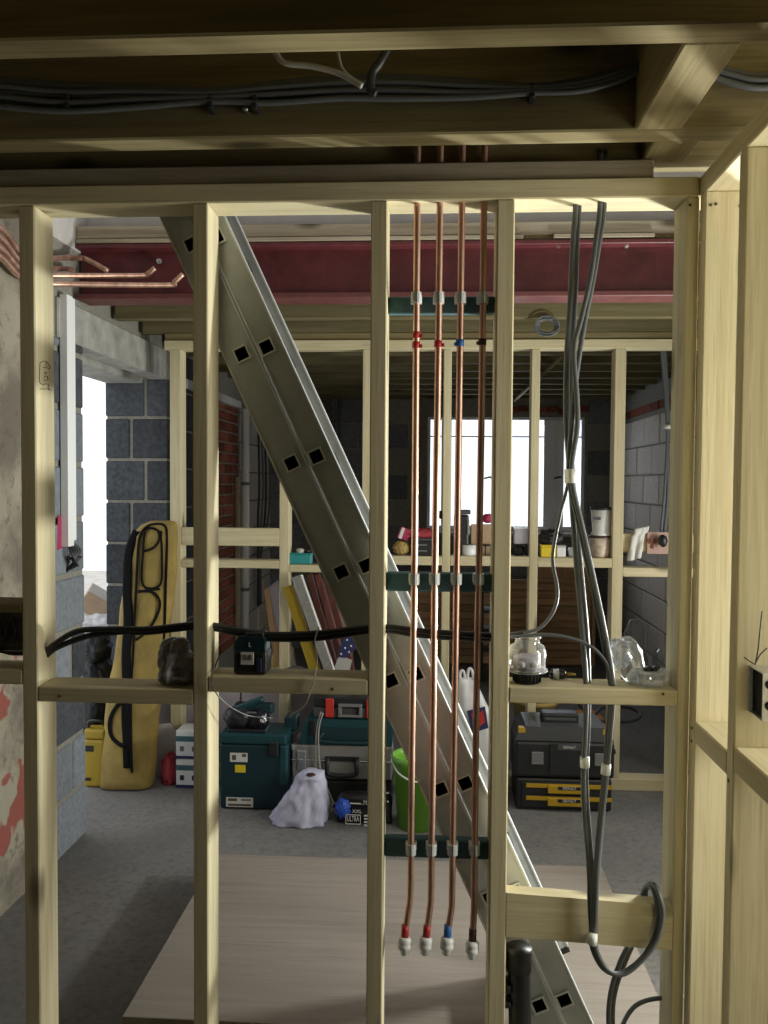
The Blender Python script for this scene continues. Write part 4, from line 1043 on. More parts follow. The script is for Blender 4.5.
for (x0_, x1_, z0_, z1_) in ((xa, xb, .1, .22), (xa, xb, .58, .72), (xa, xa+.016, .22, .58), (xb-.016, xb, .22, .58)): box('handle_frame', x0_, x1_, YS+.0, YS+.0195, zC+hC*z0_, zC+hC*z1_, 'grey_plastic', RC, .003)
# cords hanging in front of the cases
cable('left grey charger cord with jack plug hanging over cases', [(321, 712), (317, 728), (315.5, 750), (316, 770), (321, 785), (324, 802)], YS-.045, .0035, 'cable_pale', 7)
cable('right grey charger cord with plug hanging over cases', [(323, 713), (319, 728), (318.5, 750), (321, 772), (328, 790), (334, 805)], YS-.052, .0035, 'cable_pale', 7)
for k, px in enumerate((324, 335)):
    c = P(px, 808, YS-.046-.007*k); r_ = thing('cord_plug', ['small jack plug at the end of the left charger cord', 'small plug at the end of the right charger cord'][k], 'plug', c)
    lathe('plug_grip', [(.004, .02), (.008, .016), (.009, -.006), (.006, -.01)], c, 'black_plastic', r_, 12); lathe('plug_tip', [(.005, -.01), (.005, -.03), (.002, -.034)], c, 'steel', r_, 12)
# lavender sack
YK = PZ(300, 828).y+.09
rows = []
for py, l, r, d in ((828, 274, 325, .08), (822, 271, 328, .1), (812, 275, 327, .1), (800, 282, 328, .09), (788, 290, 327, .075), (780, 296, 327, .06), (774, 299, 326, .045), (770, 303, 325, .03)):
    c = P(300, py, YK); rows.append((max(.002, c.z), XX(l, YK, py), XX(r, YK, py), YK+.0, d))
r_ = thing('lavender_sack', 'pale lavender plastic sack slumped before the cases', 'bag', ((rows[0][1]+rows[0][2])/2, YK, 0))
loft('sack_body', interp_rows(rows, 6), 'lavender_sack', r_, 56, 2.2, .024, 17, 8)
c = P(311, 774.5, YK-.04); blob('dark_opening', c, .022, .02, .006, 'tape_brown', r_, .2, 3, 1, None, 3)
# black and blue pack with lettering
YW = PZ(360, 830).y+.05
q0, q1 = P(334, 830, YW), P(392, 797, YW)
r_ = thing('wipes_pack', 'shiny black pack with white print and blue corner', 'pack', ((q0.x+q1.x)/2, YW+.04, 0))
rows = [(.002, q0.x+.01, q1.x, YW+.05, .03), (.02, q0.x, q1.x, YW+.05, .05), (q1.z*.5, q0.x+.004, q1.x, YW+.05, .055), (q1.z*.85, q0.x+.012, q1.x, YW+.05, .045), (q1.z, q0.x+.03, q1.x-.01, YW+.05, .02)]
loft('pack_body', interp_rows(rows, 4), 'black_gloss', r_, 40, 5, .004, 14, 1)
blob('blue_corner', P(343, 808, YW+.0), .034, .016, .04, 'blue_plastic', r_, .35, 3, 2, None, 4)
blob('blue_corner', P(372, 829, YW+.01), .05, .012, .012, 'navy', r_, .25, 3, 6, None, 3)
text('lettering', 'ULTRA', P(353, 819, YW-.012), .036, 'label_white', r_, None, .052); text('lettering', 'XXL', P(357, 811.5, YW-.011), .022, 'label_white', r_)
text('lettering', '.70', P(365, 803, YW-.004), .026, 'label_white', r_)
for a, b, c_, d in ((345.5, 346.2, 815, 824), (360, 360.7, 815, 824), (345.5, 360.7, 814.6, 815.3), (345.5, 360.7, 823.8, 824.5), (350, 361, 803, 804.2)): pbox('print_line', a, b, c_, d, YW-.0125, .002, 'label_white', r_, 0)
for j in range(4): pbox('print_line', 364, 369.5, 815+3.2*j, 816.6+3.2*j, YW-.0115, .002, 'label_white', r_, 0)
# lime bucket
YG = PZ(420, 834).y+.09
c = P(419, 834, YG); top = P(417, 754, YG); hb = top.z
r_ = thing('lime_bucket', 'tall lime green plastic bucket behind the ladder', 'bucket', (c.x, YG, 0))
r0, r1 = .085, .108
lathe('bucket_wall', [(r0*.2, .003), (r0, .002), (r1, hb-.03), (r1+.004, hb-.03), (r1+.004, hb), (r1-.003, hb), (r1-.004, hb-.03), (r0-.004, .01)], (c.x-.01, YG, 0), 'lime_plastic', r_, 36)
tube('handle', [(c.x-.01-r1-.006, YG, hb-.03), (c.x-.01-r1*.7, YG-.09, hb-.06), (c.x-.01, YG-.125, hb-.08), (c.x-.01+r1*.7, YG-.09, hb-.06), (c.x-.01+r1+.006, YG, hb-.03)], .004, 'white_plastic', r_, 8)
# carrier bag
YV = PZ(472, 800).y
rows = []
for py, l, r, d in ((796, 452, 502, .05), (770, 453, 500, .06), (740, 455, 497, .06), (715, 457, 492, .055), (695, 458, 484, .045), (683, 459, 477, .03), (678, 460, 474, .018)):
    rows.append((max(.003, ZZ(py, YV, 470)), XX(l, YV, py), XX(r, YV, py), YV, d))
r_ = thing('carrier_bag', 'white carrier bag with navy and red square print behind the pipes', 'bag', ((rows[0][1]+rows[0][2])/2, YV, 0))
loft('bag_body', interp_rows(rows, 6), 'white_film', r_, 44, 3, .012, 12, 5)
for pp in ([(461, 684), (460, 674), (462, 670.5), (464, 673), (466, 682)], [(467, 682), (468, 672), (469.5, 668.5), (472, 671), (474, 680)]): ptube('handle', pp, YV-.01, .007, 'white_film', r_, n=8)
pprism('printed_square', [(467, 711), (485, 706.5), (488.5, 728), (472, 733)], YV-.071, .003, 'navy', r_)
pprism('printed_figure', [(471, 714), (476, 711), (480, 713), (483, 710), (485, 722), (479, 727), (475, 725)], YV-.0735, .003, 'red_plastic', r_)

# ---- black and yellow drawer toolbox
YQ = PZ(565, 811).y
q0, q1 = P(514, 811, YQ), P(615, 740, YQ)
r_ = thing('drawer_toolbox', 'large black toolbox with two yellow-fronted drawers', 'toolbox', ((q0.x+q1.x)/2, YQ+.1, 0))
def pb(name, a, b, c_, d, y0, y1, mat, par=r_, bev=.006, seg=1):
    return box(name, XX(a, YQ, 770), XX(b, YQ, 770), YQ+y0, YQ+y1, ZZ(d, YQ, 565), ZZ(c_, YQ, 565), mat, par, bev, None, seg)
box('drawer_base', q0.x+.01, q1.x-.01, YQ, YQ+.24, .003, ZZ(779, YQ, 565), 'black_plastic', r_, .01, None, 2)
box('upper_box', q0.x, q1.x, YQ-.004, YQ+.24, ZZ(778, YQ, 565), ZZ(742, YQ, 565), 'black_plastic', r_, .014, None, 2)
prism('lid', [(q0.x+.004, ZZ(741.5, YQ, 565)), (q1.x-.004, ZZ(741.5, YQ, 565)), (q1.x-.02, ZZ(733, YQ, 565)), (q1.x-.05, ZZ(727, YQ, 565)), (q0.x+.05, ZZ(727, YQ, 565)), (q0.x+.02, ZZ(733, YQ, 565))], YQ+.0, YQ+.24, 'dark_grey_plastic', r_)
pb('lid_handle', 543, 581, 718, 731, .07, .15, 'black_plastic', r_, .008, 2); pb('lid_handle_slot', 546, 578, 722, 725, .064, .0695, 'dark_grey_plastic', r_, .002)
for k, (a, b) in enumerate(((783.5, 788), (796, 800.5))):
    d1 = pb('drawer', 522, 611, a-1, b+6.5, -.008, .0, 'black_plastic', r_, .002)
    f = pb('yellow_front', 526, 612, a, b-.5, -.014, -.0085, 'dewalt_yellow', d1, .001); f2 = pb('yellow_grip', 547.5, 589, a+1, b+4.5, -.022, -.0145, 'dewalt_yellow', d1, .003)
    l_ = pb('black_label', 557.5, 580, a+1.6, b+.4, -.0232, -.0222, 'black_plastic', d1, 0)
    text('lettering', 'DEWALT', (XX(569, YQ, 770), YQ-.0242, ZZ(a+3.2, YQ, 565)), .017, 'label_white', d1, None, .06)
for a in (531, 594): pb('latch', a, a+12, 752, 764, -.014, -.0035, 'grey_plastic', r_, .003); pb('latch_lip', a, a+12, 762, 764, -.02, -.0145, 'grey_plastic', r_, .002)
pb('centre_panel', 549, 586, 743, 775, -.011, -.0045, 'black_plastic', r_, .004); pb('badge', 557, 580, 743.5, 749.5, -.0145, -.0115, 'dark_grey_plastic', r_, .001)
text('lettering', 'DEWALT', (XX(568.5, YQ, 770), YQ-.0155, ZZ(746.5, YQ, 565)), .017, 'label_white', r_, None, .055)
for a in (518, 602): pb('yellow_corner', a, a+7, 728.5, 734, -.001, .03, 'dewalt_yellow', r_, .002)
pb('side_catch', 614.5, 618, 752, 757, .05, .09, 'black_plastic', r_, .003)
# coiled kit left of the toolbox
c = P(512, 770, YQ+.08); tag(blob('kit_bag', (c.x-.045, YQ+.1, .12), .03, .05, .12, 'black_plastic', None, .15, 3, 4, -.118, 4), 'dark crumpled kit bag wedged left of the drawer toolbox', 'bag')
# buckets behind
c = P(533, 760, Y2-.14); zt = ZZ(698, Y2-.14)
for k, (px, mat, lab, rr, yt) in enumerate(((535, 'tan_cloth', 'pale tan plastic tub behind the drawer toolbox', .115, 698),)):
    Yb = Y2-.0+.26; c = P(px, 740, Yb); zt = ZZ(yt, Yb, px)
    r_ = thing('plastic_tub', lab, 'tub', (c.x, Yb, 0)); lathe('tub_wall', [(rr*.8, .002), (rr, zt-.02), (rr+.006, zt-.02), (rr+.006, zt), (rr-.004, zt), (rr*.78, .012), (.01, .01)], (c.x, Yb, 0), mat, r_, 30)
    tube('handle', [(c.x-rr, Yb, zt-.03), (c.x, Yb-rr-.02, zt-.09), (c.x+rr, Yb, zt-.03)], .004, 'grey_plastic', r_, 8)
Yb = Y2+.5; c = P(587, 700, Yb); r_ = thing('cable_reel', 'small orange reel behind the drawer toolbox', 'reel', (c.x, Yb, 0))
Mh = Matrix.Translation((c.x, Yb, .13)) @ Matrix.Rotation(math.pi/2, 4, 'X')
lathe('flange', [(.02, -.05), (.128, -.05), (.128, -.042), (.02, -.042)], (0, 0, 0), 'orange_plastic', r_, 28, Mh); lathe('flange', [(.02, .042), (.128, .042), (.128, .05), (.02, .05)], (0, 0, 0), 'orange_plastic', r_, 28, Mh); lathe('drum', [(.08, -.041), (.08, .041)], (0, 0, 0), 'black_rubber', r_, 24, Mh)
Yh = Y2+.55
cable('black hose looped on the floor behind the rear studs', [(575, 695, Yh-.2), (580, 706, Yh-.25), (592, 716, Yh-.3), (602, 708, Yh-.2), (612, 707, Yh-.1), (630, 708, Yh), (641, 715, Yh-.1), (632, 721, Yh-.2), (615, 722, Yh-.3), (600, 721, Yh-.35)], Yh, .009, 'black_rubber', 8)

# ---- things on the rear wall's noggins
yl = Y2+.02
def ledge(i): return zs2[i]
# teal tray
q0, q1 = XX(288, yl, 557), XX(311, yl, 557); z_ = ledge(1)
r_ = thing('teal_tray', 'small teal tray with white scrap on the rear noggin', 'tray', ((q0+q1)/2, yl+.03, z_)); box('tray_body', q0, q1, yl, yl+.065, z_+.0005, z_+.05, 'teal_bright', r_, .004); box('tray_rim', q0-.003, q1+.003, yl-.003, yl+.068, z_+.05, z_+.056, 'teal_bright', r_, .002)
blob('white_scrap', ((q0+q1)/2, yl+.03, z_+.065), .022, .018, .014, 'label_white', r_, .3, 3, 1, None, 3); blob('black_scrap', ((q0+q1)/2+.035, yl+.03, z_+.065), .018, .018, .013, 'black_plastic', r_, .3, 3, 4, None, 3)
# left group (bays 2/3)
z_ = ledge(2)
q0, q1 = XX(394, yl, 550), XX(437, yl, 550)
r_ = thing('black_carton', 'flat black carton with faint print on the rear noggin', 'box', ((q0+q1)/2, yl+.04, z_)); box('carton_body', XX(412, yl, 545), q1, yl, yl+.07, z_+.0005, z_+.075, 'black_plastic', r_, .003); box('carton_lid', XX(411, yl, 545), q1+.003, yl-.003, yl+.072, z_+.076, z_+.088, 'dark_grey_plastic', r_, .002)
for j in (.022, .052): box('print_line', XX(418, yl, 545), XX(427, yl, 545), yl-.0015, yl-.0003, z_+j, z_+j+.006, 'grey_plastic', r_, 0)
tag(blob('tan_cloth', (XX(401, yl, 550), yl+.04, z_+.035), .042, .04, .036, 'tan_cloth', None, .2, 3, 2, -.034, 4), 'tan folded cloth at the left of the rear ledge', 'cloth')
tag(blob('red_bag', (XX(421, yl, 530), yl+.035, z_+.108), .085, .035, .03, 'red_cloth', None, .25, 3, 7, -.018, 4), 'dark red bag on top of the black carton', 'bag')
r_ = thing('pink_packet', 'pink and white packet propped on the tan cloth', 'packet', (XX(403, yl, 535), yl+.03, z_+.075)); Mr = Matrix.Translation((XX(404, yl, 535), yl+.02, z_+.108)) @ Matrix.Rotation(.35, 4, 'Y')
box('packet_body', -.028, .028, -.008, .008, -.03, .03, 'magenta', r_, .004, Mr); box('white_stripe', -.02, -.004, -.0095, -.0082, -.028, .028, 'label_white', r_, 0, Mr)
z_ = ledge(3)
# black radio / drill
r_ = thing('site_radio', 'black site radio standing on the rear ledge before the window', 'radio', (XX(461, yl, 530), yl+.04, z_))
x0_, x1_ = XX(454, yl, 530), XX(469, yl, 530)
zr = z_
box('radio_body', x0_, x1_, yl+.005, yl+.08, zr+.0005, ZZ(515, yl, 461), 'black_plastic', r_, .01, None, 2); box('radio_cap', x0_+.005, x1_+.008, yl+.01, yl+.08, ZZ(514.5, yl, 461), ZZ(510, yl, 461), 'dark_grey_plastic', r_, .004)
tube('antenna', [(x0_+.02, yl+.05, ZZ(511, yl, 461)), (x0_+.018, yl+.05, ZZ(497, yl, 461))], .005, 'black_plastic', r_, 8, 0); box('side_trim', x1_-.008, x1_+.002, yl, yl+.006, ZZ(535, yl, 461), ZZ(520, yl, 461), 'silver_case', r_, .002)
tag(box('black_bracket', XX(439, yl, 515), XX(445, yl, 515), yl+.02, yl+.06, ZZ(519, yl, 440), ZZ(511, yl, 440), 'black_plastic', None, .004), 'black stub bracket screwed to the rear stud', 'bracket')
x0_, x1_ = XX(471, yl+.04, 540), XX(494, yl+.04, 540)
r_ = thing('brown_carton', 'open brown cardboard box on the rear ledge', 'box', ((x0_+x1_)/2, yl+.05, z_)); box('carton_body', x0_, x1_, yl+.042, yl+.1, z_+.0005, ZZ(526, yl, 480), 'cardboard', r_, .002); box('flap', x0_, x1_, yl+.034, yl+.041, ZZ(530, yl, 480), ZZ(524.5, yl, 480), 'cardboard', r_, .001)
tag(blob('purple_packet', (XX(488, yl, 518), yl+.06, ZZ(519, yl, 488)), .03, .025, .024, 'magenta', None, .35, 3, 3, None, 3), 'purple crumpled packet on top of the brown carton', 'packet')
c = XX(469, yl, 550)
r_ = thing('white_mug', 'plain white mug on the rear ledge behind the pipes', 'mug', (c, yl+.03, z_)); mh = ZZ(545, yl, 469)-z_-.0
lathe('mug_wall', [(.01, .001), (.033, .0005), (.036, .004), (.0365, mh), (.033, mh), (.032, .008), (.01, .006)], (c, yl+.02, z_), 'white_mug', r_, 28); tube('handle', [(c+.035, yl+.02, z_+mh*.8), (c+.056, yl+.02, z_+mh*.72), (c+.058, yl+.02, z_+mh*.4), (c+.035, yl+.02, z_+mh*.25)], .005, 'white_mug', r_, 8)
r_ = thing('wire_stand', 'black wire stand right of the white mug', 'stand', (XX(488, yl, 560), yl+.03, z_))
for px in (485.5, 491): tube('leg', [P(px, 565, yl).xz.to_3d() if False else (XX(px, yl, 560), yl+.02, z_+.0005), (XX(px, yl, 555), yl+.02, z_+.05)], .004, 'black_plastic', r_, 8, 0)
tube('top_bar', [(XX(483, yl, 550), yl+.02, z_+.052), (XX(494, yl, 550), yl+.02, z_+.05)], .005, 'black_plastic', r_, 8, 0)
# bay 3/4 right part: white screen, black stuff
x0_, x1_ = XX(514, yl, 535), XX(536, yl+.02, 535)
z_ = ledge(3)
r_ = thing('pale_box', 'pale blue-white box on thin legs beside the rear stud', 'box', ((x0_+x1_)/2, yl+.04, z_))
box('box_body', x0_, XX(529.5, yl, 535), yl, yl+.06, ZZ(544, yl, 525), ZZ(529, yl, 525), 'lavender_board', r_, .004); box('box_lid', x0_-.002, XX(529.8, yl, 535), yl-.002, yl+.062, ZZ(529, yl, 525), ZZ(527.5, yl, 525), 'white_plastic', r_, .002)
for px in (516, 527): tube('leg', [(XX(px, yl, 550), yl+.02, z_+.0005), (XX(px, yl, 550), yl+.02, ZZ(543.5, yl, 525))], .004, 'black_plastic', r_, 8, 0)
tag(blob('black_glove', (XX(519, yl, 553), yl+.05, z_+.024), .035, .03, .025, 'black_rubber', None, .3, 3, 3, -.0235, 4), 'black work glove under the pale box', 'glove')
z_ = ledge(4)
x0_, x1_ = XX(541, yl, 550), XX(556, yl, 550)
r_ = thing('yellow_box', 'small lime yellow box on the rear ledge', 'box', ((x0_+x1_)/2, yl+.03, z_)); zt = ZZ(545, yl, 548); box('box_body', x0_, x1_, yl, yl+.06, z_+.0005, zt-.01, 'yellow_label', r_, .003); box('box_lid', x0_-.002, x1_+.002, yl-.002, yl+.062, zt-.0095, zt, 'yellow_label', r_, .002)
x0_, x1_ = XX(557, yl, 550), XX(566, yl, 550)
r_ = thing('white_box', 'small white box right of the yellow box', 'box', ((x0_+x1_)/2, yl+.03, z_)); zt = ZZ(545.5, yl, 560); box('box_body', x0_, x1_, yl+.005, yl+.055, z_+.0005, zt-.008, 'white_plastic', r_, .003); box('box_lid', x0_-.002, x1_+.002, yl+.003, yl+.057, zt-.0075, zt, 'white_board', r_, .002)
tag(blob('black_bundle', (XX(550, yl+.02, 538), yl+.03, ZZ(545, yl, 548)+.03), .06, .03, .044, 'bin_liner', None, .3, 3, 9, -.0295, 4), 'black and white plastic bundle on top of the yellow box', 'bundle')
c = XX(576, yl, 555)
tag(lathe('white_cup', [(.01, .001), (.028, .0005), (.034, .045), (.031, .045), (.026, .006), (.01, .005)], (c, yl+.035, z_), 'white_mug', None, 24), 'low white cup left of the paint pots', 'cup')
# stacked paint pots
c = XX(602, yl, 540); z1_ = ZZ(536, yl, 601); z2_ = ZZ(507, yl, 602)
r_ = thing('patterned_tub', 'patterned cream and red tub under the white paint pot', 'tub', (c, yl+.05, z_))
lathe('tub_wall', [(.042, .0005), (.046, .01), (.054, z1_-z_-.012)], (c, yl+.05, z_), 'pattern_pot', r_, 30); lathe('lid', [(.056, z1_-z_-.0115), (.058, z1_-z_-.0105), (.058, z1_-z_-.003), (.05, z1_-z_)], (c, yl+.05, z_), 'tape_brown', r_, 30)
r_ = thing('paint_pot', 'white paint pot with black lid, topmost on rear ledge', 'paint pot', (c, yl+.05, z1_))
lathe('pot_wall', [(.048, .0005), (.05, .004), (.046, .012), (.042, .018), (.050, z2_-z1_-.016)], (c+.004, yl+.05, z1_), 'white_plastic', r_, 30); lathe('lid', [(.053, z2_-z1_-.0155), (.055, z2_-z1_-.014), (.055, z2_-z1_-.004), (.046, z2_-z1_), (.046, z2_-z1_-.004)], (c+.004, yl+.05, z1_), 'black_plastic', r_, 30)
box('label', c-.046, c-.008, yl+.0005, yl+.0035, z1_+(z2_-z1_)*.55, z1_+(z2_-z1_)*.66, 'dark_grey_plastic', r_, 0)
# rag, terracotta-coloured board and bits on right cross board
zr = ZZ(534, Y2+.05, 650)
r_ = thing('white_rag', 'white rag draped over the right rear cross board', 'rag', (XX(638, Y2, 545), Y2+.05, zr))
V, FC = [], []; nn, mm = 10, 16
for j in range(mm+1):
    for i in range(nn+1):
        t = j/mm; s = i/nn; px = 633-5*t+(14-2*t)*s + (2 if t < .2 else 0); py = 529+32*t-3*s
        q = P(px, py, Y2+.03+.012*noise.noise(Vector((s*4, t*3, 1)))-.012*math.sin(s*9)*t); V.append(q)
for j in range(mm):
    for i in range(nn): a = j*(nn+1)+i; FC.append((a, a+1, a+nn+2, a+nn+1))
rg = mk('rag_cloth', V, FC, 'rag_white', r_, True); so = rg.modifiers.new('thickness', 'SOLIDIFY'); so.thickness = .006
blob('rag_fold', (XX(641, Y2+.06, 531), Y2+.065, zr+.014), .035, .03, .014, 'rag_white', r_, .25, 3, 3, -.0135, 3)
r_ = thing('terracotta_board', 'stained terracotta board offcut beside the white rag', 'board', (XX(656, Y2, 545), Y2+.045, ZZ(552, Y2+.04, 655))); pbox('board_body', 647, 668, 532, 554, Y2+.035, .012, 'pink_board', r_, .002)
for k in range(3): blob('rust_stain', P(649+3*k, 541+5*(k % 2), Y2+.0345), .010, .0012, .014, 'brick_red', r_, .3, 3, k, None, 2)
tag(blob('switch_bundle', (XX(663, Y2, 541), Y2+.0, ZZ(541, Y2, 663)), .022, .02, .03, 'black_plastic', None, .3, 3, 6, None, 3), 'black fitting with white tag at right end of cross board', 'fitting')

# ---- tools leaning behind the second bay
YL = Y2-.03
def leaner(name, label, cat, pa, pb_, w_, t_, mat, Y, extra=None):
    a, b = P(*pa, Y), P(*pb_, Y-.05); d = (b-a).normalized(); L = (b-a).length
    s = Vector((1, 0, 0)); s = (s-d*s.dot(d)).normalized(); n_ = d.cross(s)
    M = Matrix(((s.x, n_.x, d.x, a.x), (s.y, n_.y, d.y, a.y), (s.z, n_.z, d.z, a.z), (0, 0, 0, 1)))
    r_ = thing(name, label, cat, b)
    box('body', -w_/2, w_/2, -t_/2, t_/2, 0, L, mat, r_, .003, M)
    if extra: extra(r_, M, L)
    return r_
def lev(r_, M, L):
    box('grip_slot', -.022, .022, -.016, -.0135, .05, .2, 'black_plastic', r_, .004, M); box('vial', -.012, .012, -.016, -.0135, L*.5, L*.5+.05, 'lime_plastic', r_, .002, M)
leaner('spirit_level', 'yellow spirit level leaning among the tools', 'spirit level', (288, 586), (323, 694), .055, .026, 'yellow_plastic', YL, lev)
leaner('metal_straightedge', 'shiny aluminium straightedge leaning beside the yellow level', 'straightedge', (297, 576), (338, 694), .05, .03, 'galvanised', YL-.035, lambda r_, M, L: box('edge_lip', .02, .026, -.018, .018, .002, L-.002, 'aluminium_highlight', r_, .001, M))
for k, (pa, pb_, lab) in enumerate((((309, 574), (343, 696), 'dark red board leaning nearest the straightedge'), ((317, 574), (351, 696), 'middle dark red board of the leaning three'), ((325, 574), (359, 696), 'dark red board leaning nearest the ladder'))):
    leaner('dark_board', lab, 'board', pa, pb_, .032, .02, 'redwood_z', Y2+.03, lambda r_, M, L: box('edge_groove', -.002, .002, -.0115, -.0102, .01, L-.01, 'dark_hole', r_, 0, M))
r_ = thing('pink_offcut', 'pink plasterboard offcut leaning behind the ladder', 'board', (XX(345, Y2+.05, 625), Y2+.05, .1)); pprism('board_face', [(322, 572), (330, 572), (352, 640), (356, 690), (330, 690)], Y2+.07, .012, 'pink_board', r_)
# framed panel left of rear stud
r_ = thing('leaning_panel', 'brown edged grey panel tilted behind rear stud', 'panel', (XX(275, Y2+.12), Y2+.12, ZZ(690, Y2+.12)))
pprism('panel_face', [(268, 588), (278, 580), (300, 690), (284, 690)], Y2+.13, .01, 'lavender_board', r_); pprism('panel_edge', [(264, 590), (268, 587), (286, 690), (278, 690)], Y2+.125, .02, 'brown_z', r_)
# hand saw hanging tip up
r_ = thing('hand_saw', 'hand saw with dark blue speckled handle behind the noggin', 'saw', (XX(345, Y2-.12, 680), Y2-.12, ZZ(690, Y2-.12)))
pprism('blade', [(331, 677), (339, 655), (352, 660), (346, 690), (333, 690)], Y2-.12, .002, 'blade_steel', r_)
hd = pprism('handle', [(338, 657), (340, 646), (346, 634), (350, 632), (354, 640), (357, 648), (350, 654), (345, 658)], Y2-.13, .022, 'navy', r_)
for (a, b) in ((347, 640), (351, 646), (345, 648), (341, 654), (349, 652)): lathe('speckle', [(.005, 0), (.005, .001)], P(a, b, Y2-.1305), 'label_white', hd, 10, Matrix.Rotation(math.pi/2, 4, 'X'))
tag(blob('dark_holdall', (XX(297, Y2-.09, 675), Y2-.12, ZZ(690, Y2-.09)+.05), .09, .05, .06, 'dark_grey_plastic', None, .15, 2.4, 2, None, 4), 'dark grey holdall slumped behind the second bay noggin', 'bag')
c = P(282, 668, Y2+.12); r_ = thing('yellow_sack', 'yellow and white printed sack behind the tool battery', 'sack', (c.x, Y2+.15, .0)); z_ = c.z
loft('sack_body', interp_rows([(.46, XX(268, Y2+.15), XX(296, Y2+.15), Y2+.16, .03), (z_, XX(270, Y2+.15), XX(296, Y2+.15), Y2+.16, .035), (ZZ(652, Y2+.12), XX(274, Y2+.15), XX(292, Y2+.15), Y2+.16, .02)], 4), 'yellow_plastic', r_, 24, 3, .01, 12, 2)
pprism('print_panel', [(272, 668), (286, 666), (287, 680), (273, 681)], Y2+.12, .004, 'label_white', r_)

# ---- far room things
# slatted timber panel under the far window
YSL = YF-.55
r_ = thing('slatted_panel', 'brown timber slatted panel standing under the far window', 'panel', (XX(505, YSL), YSL, 0))
xs0_, xs1_ = XX(400, YSL, 620), XX(592, YSL, 620); zt = ZZ(583, YSL, 500); n_s = 11
box('back_board', xs0_, xs1_, YSL+.03, YSL+.045, .002, zt+.02, 'brown_x', r_, .002)
for k in range(n_s):
    z0_ = .01+k*(zt-.01)/n_s
    Mr = Matrix.Translation((0, YSL+.012, z0_+.5*(zt-.01)/n_s)) @ Matrix.Rotation(-.22, 4, 'X')
    box('slat', xs0_+.01, xs1_-.01, -.009, .009, -.46*(zt-.01)/n_s, .46*(zt-.01)/n_s, 'brown_x', r_, .004, Mr)
box('end_post', xs1_, xs1_+.03, YSL, YSL+.05, .002, zt+.02, 'brown_z', r_, .003); box('top_rail', xs0_, xs1_, YSL-.005, YSL+.03, zt+.0, zt+.03, 'brown_x', r_, .003)
o = box('board_sheet', XX(538, YSL+.1, 570), XX(590, YSL+.1, 570), YSL+.1, YSL+.115, .002, ZZ(562, YSL+.1, 560), 'brown_z', None, .002); tag(o, 'reddish brown board sheet standing behind the slatted panel', 'board')
# tall rack silhouette behind the fourth stud
r_ = thing('dark_shelf', 'dark shelf unit with small items behind the pipes', 'shelf', (XX(493, YSL-.5, 620), YSL-.5, 0)); xa_, xb_ = XX(482, YSL-.6, 620), XX(497, YSL-.6, 620)
for x in (xa_, xb_): box('upright', x-.012, x+.012, YSL-.6, YSL-.35, .002, ZZ(575, YSL-.6, 490), 'black_plastic', r_, .002)
for py in (592, 612, 632, 652): zz_ = ZZ(py, YSL-.6, 490); box('shelf_board', xa_+.013, xb_-.013, YSL-.6, YSL-.35, zz_-.01, zz_+.01, 'dark_grey_plastic', r_, .002)
# crumpled clear film beyond right noggin
YFB = PZ(640, 693).y
for k, (px0_, px1_, pt, lab) in enumerate(((623, 648, 620, 'tall crumpled pinkish film bundle standing beyond the right bay'), (655, 671, 648, 'short crumpled film bundle half hidden by the right stud'))):
    rows = [(.003, XX(px0_, YFB, 690), XX(px1_, YFB, 690), YFB, .09)]
    for f_, w_, d_ in ((.15, 1., .11), (.5, .95, .1), (.8, .85, .08), (.94, .7, .05), (1., .45, .025)):
        zz_ = ZZ(pt, YFB, 640)*f_; xm = (XX(px0_, YFB, 640)+XX(px1_, YFB, 640))/2; hw = (XX(px1_, YFB, 640)-XX(px0_, YFB, 640))/2*w_
        rows.append((zz_, xm-hw-.01*math.sin(9*f_), xm+hw, YFB, d_))
    tag(loft('film_bundle', interp_rows(rows, 5), 'clear_film', None, 36, 2.4, .045, 9, 3+k), lab, 'film')
# wires and pipes on far left wall
ywp = PX(240, 500, XL+.03).y
r_ = thing('white_waste_pipe', 'white plastic pipe running up the far brick corner', 'pipe', (XL+.06, ywp+.05, 0)); tube('pipe_body', [(XL+.06, ywp+.05, .02), (XL+.06, ywp+.05, zbr)], .028, 'white_plastic', r_, 16, 0)
for zz_ in (.7, 1.5): tube('bracket', [(XL+.06, ywp+.05, zz_-.012), (XL+.06, ywp+.05, zz_+.012)], .034, 'grey_plastic', r_, 16, 0)
for k in range(4):
    yk = PX(258+3.4*k, 500, XL+.05).y; a = 2.1
    tag(tube('cable', [(XL+.05, yk, 2.0-.05*k), (XL+.06, yk+.03*(k % 2), 1.5), (XL+.05, yk, 1.2), (XL+.05, yk-.1*k, .9), (XL+.05, yk-.1*k, .5)], .009, 'cable_grey' if k % 2 else 'cable_black', None, 8), ['leftmost', 'second', 'third', 'rightmost'][k]+' dark cable hanging on the far plastered wall', 'cable', 'cables on the far left wall')
Yp = YF-.25; c = P(340, 450, Yp); r_ = thing('grey_conduit', 'grey conduit rising by the dark far wall', 'conduit', (c.x, Yp, 0)); tube('pipe_body', [(c.x, Yp, .01), (c.x, Yp, ZZ(398, Yp, 340))], .022, 'grey_plastic', r_, 12, 0); tube('coupling', [(c.x, Yp, 1.55), (c.x, Yp, 1.62)], .028, 'grey_plastic', r_, 12, 0)
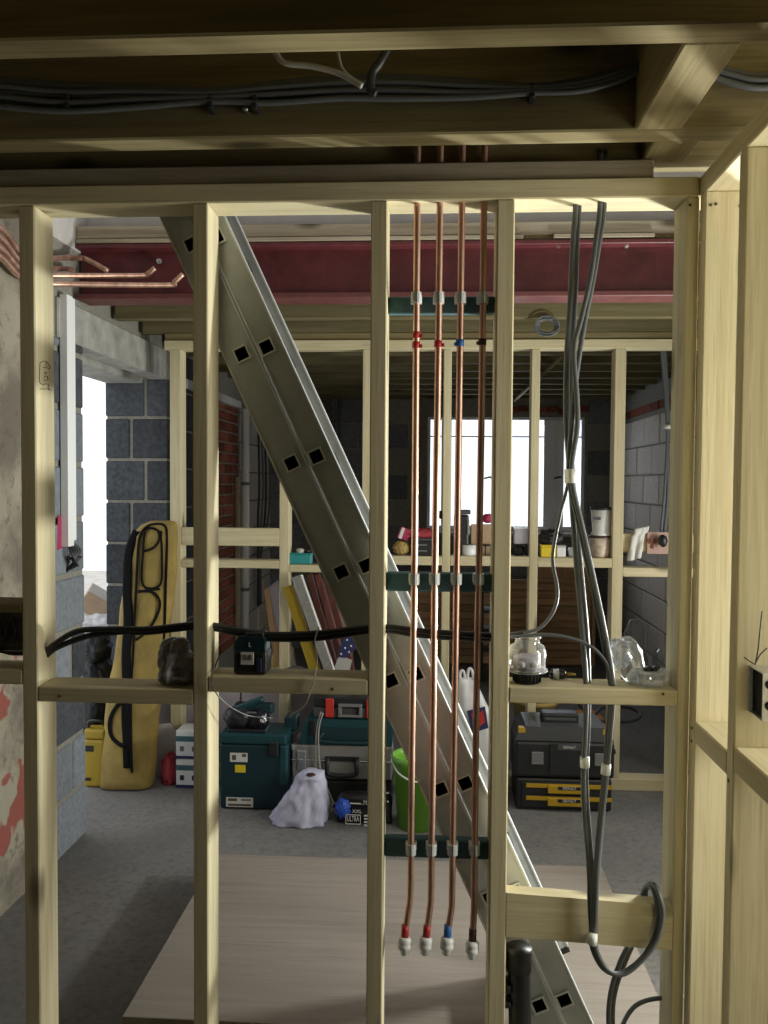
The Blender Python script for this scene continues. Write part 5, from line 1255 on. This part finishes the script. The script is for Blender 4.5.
# cable drop on the right beyond rear wall
for k, off in enumerate((0, 3.5, 7)):
    cable(['left', 'middle', 'right'][k]+' grey cable dropping beyond the rear wall near right stud', [(661+off*.6, 345), (664+off*.5, 380), (667+off*.3, 420), (667+off*.2, 450), (664+off, 500), (660+off, 540)], Y2+.12, .008 if k < 2 else .004, 'cable_grey', 8, None, 'cable drop by the right stud')
tag(tube('tape_tie', [P(668, 425, Y2+.12), P(668, 429, Y2+.12)], .024, 'tape_white', None, 12, 0), 'white tape tie on the rear right cable drop', 'tape')
# diagonal brace and cable coil under the rear joists
o = thing('diagonal_brace', 'thin timber brace slanting under the far ceiling joists', 'brace', P(530, 372, YF-1.2)); a, b = PZ(515, 400, ZJ-.015), PZ(560, 358, ZJ-.015)
tube('brace_bar', [a, b], (.03, .012), 'joist_y', o, 4, 0)
YJ0 = YBM+BF+.30; c = P(547, 326, YJ0-.02); r_ = thing('coiled_cable', 'small coil of grey cable between the rear joists', 'cable coil', c)
for k in range(5):
    tube('cable_turn', [(c.x+(.055-.005*k)*math.cos(t*.7+k), c.y+.003*k, c.z+(.045-.004*((k*3) % 5))*math.sin(t*.7+k)) for t in range(10)], .0028, 'cable_grey', r_, 7, 3)

# ---- guessed LED tripod light, added for the bright patches, unseen behind the right-hand partition
sl = Vector((1.47, .98, .92)); aim = Vector((.25, -.2, 2.1))
r_ = thing('added_work_light', 'added unseen tripod work light beyond the right stud partition', 'work light', (sl.x, sl.y, 0))
dq = (aim-sl).normalized(); Mq = Matrix.Translation(sl) @ dq.to_track_quat('-Z', 'Y').to_matrix().to_4x4()
hd = box('lamp_head', -.11, .11, -.08, .08, .004, .045, 'black_plastic', r_, .006, Mq)
box('lens', -.1, .1, -.07, .07, .0, .0035, 'window_glass', hd, 0, Mq)
tube('pole', [(sl.x+.03, sl.y+.02, .25), (sl.x+.03, sl.y+.02, sl.z-.05)], .014, 'black_plastic', r_, 10, 0)
for k in range(3):
    a = 2*math.pi*k/3+.4; tube('leg', [(sl.x+.03, sl.y+.02, .45), (sl.x+.03+.1*math.cos(a)*1.4, sl.y+.02+.16*math.sin(a), .008)], .010, 'black_plastic', r_, 8, 0)
wl = area('added_work_light_lamp', sl+dq*.012, aim, .16, .12, 85, (.97, 1, .93)); wl.parent = r_; wl.location = wl.location-Vector(r_.location)
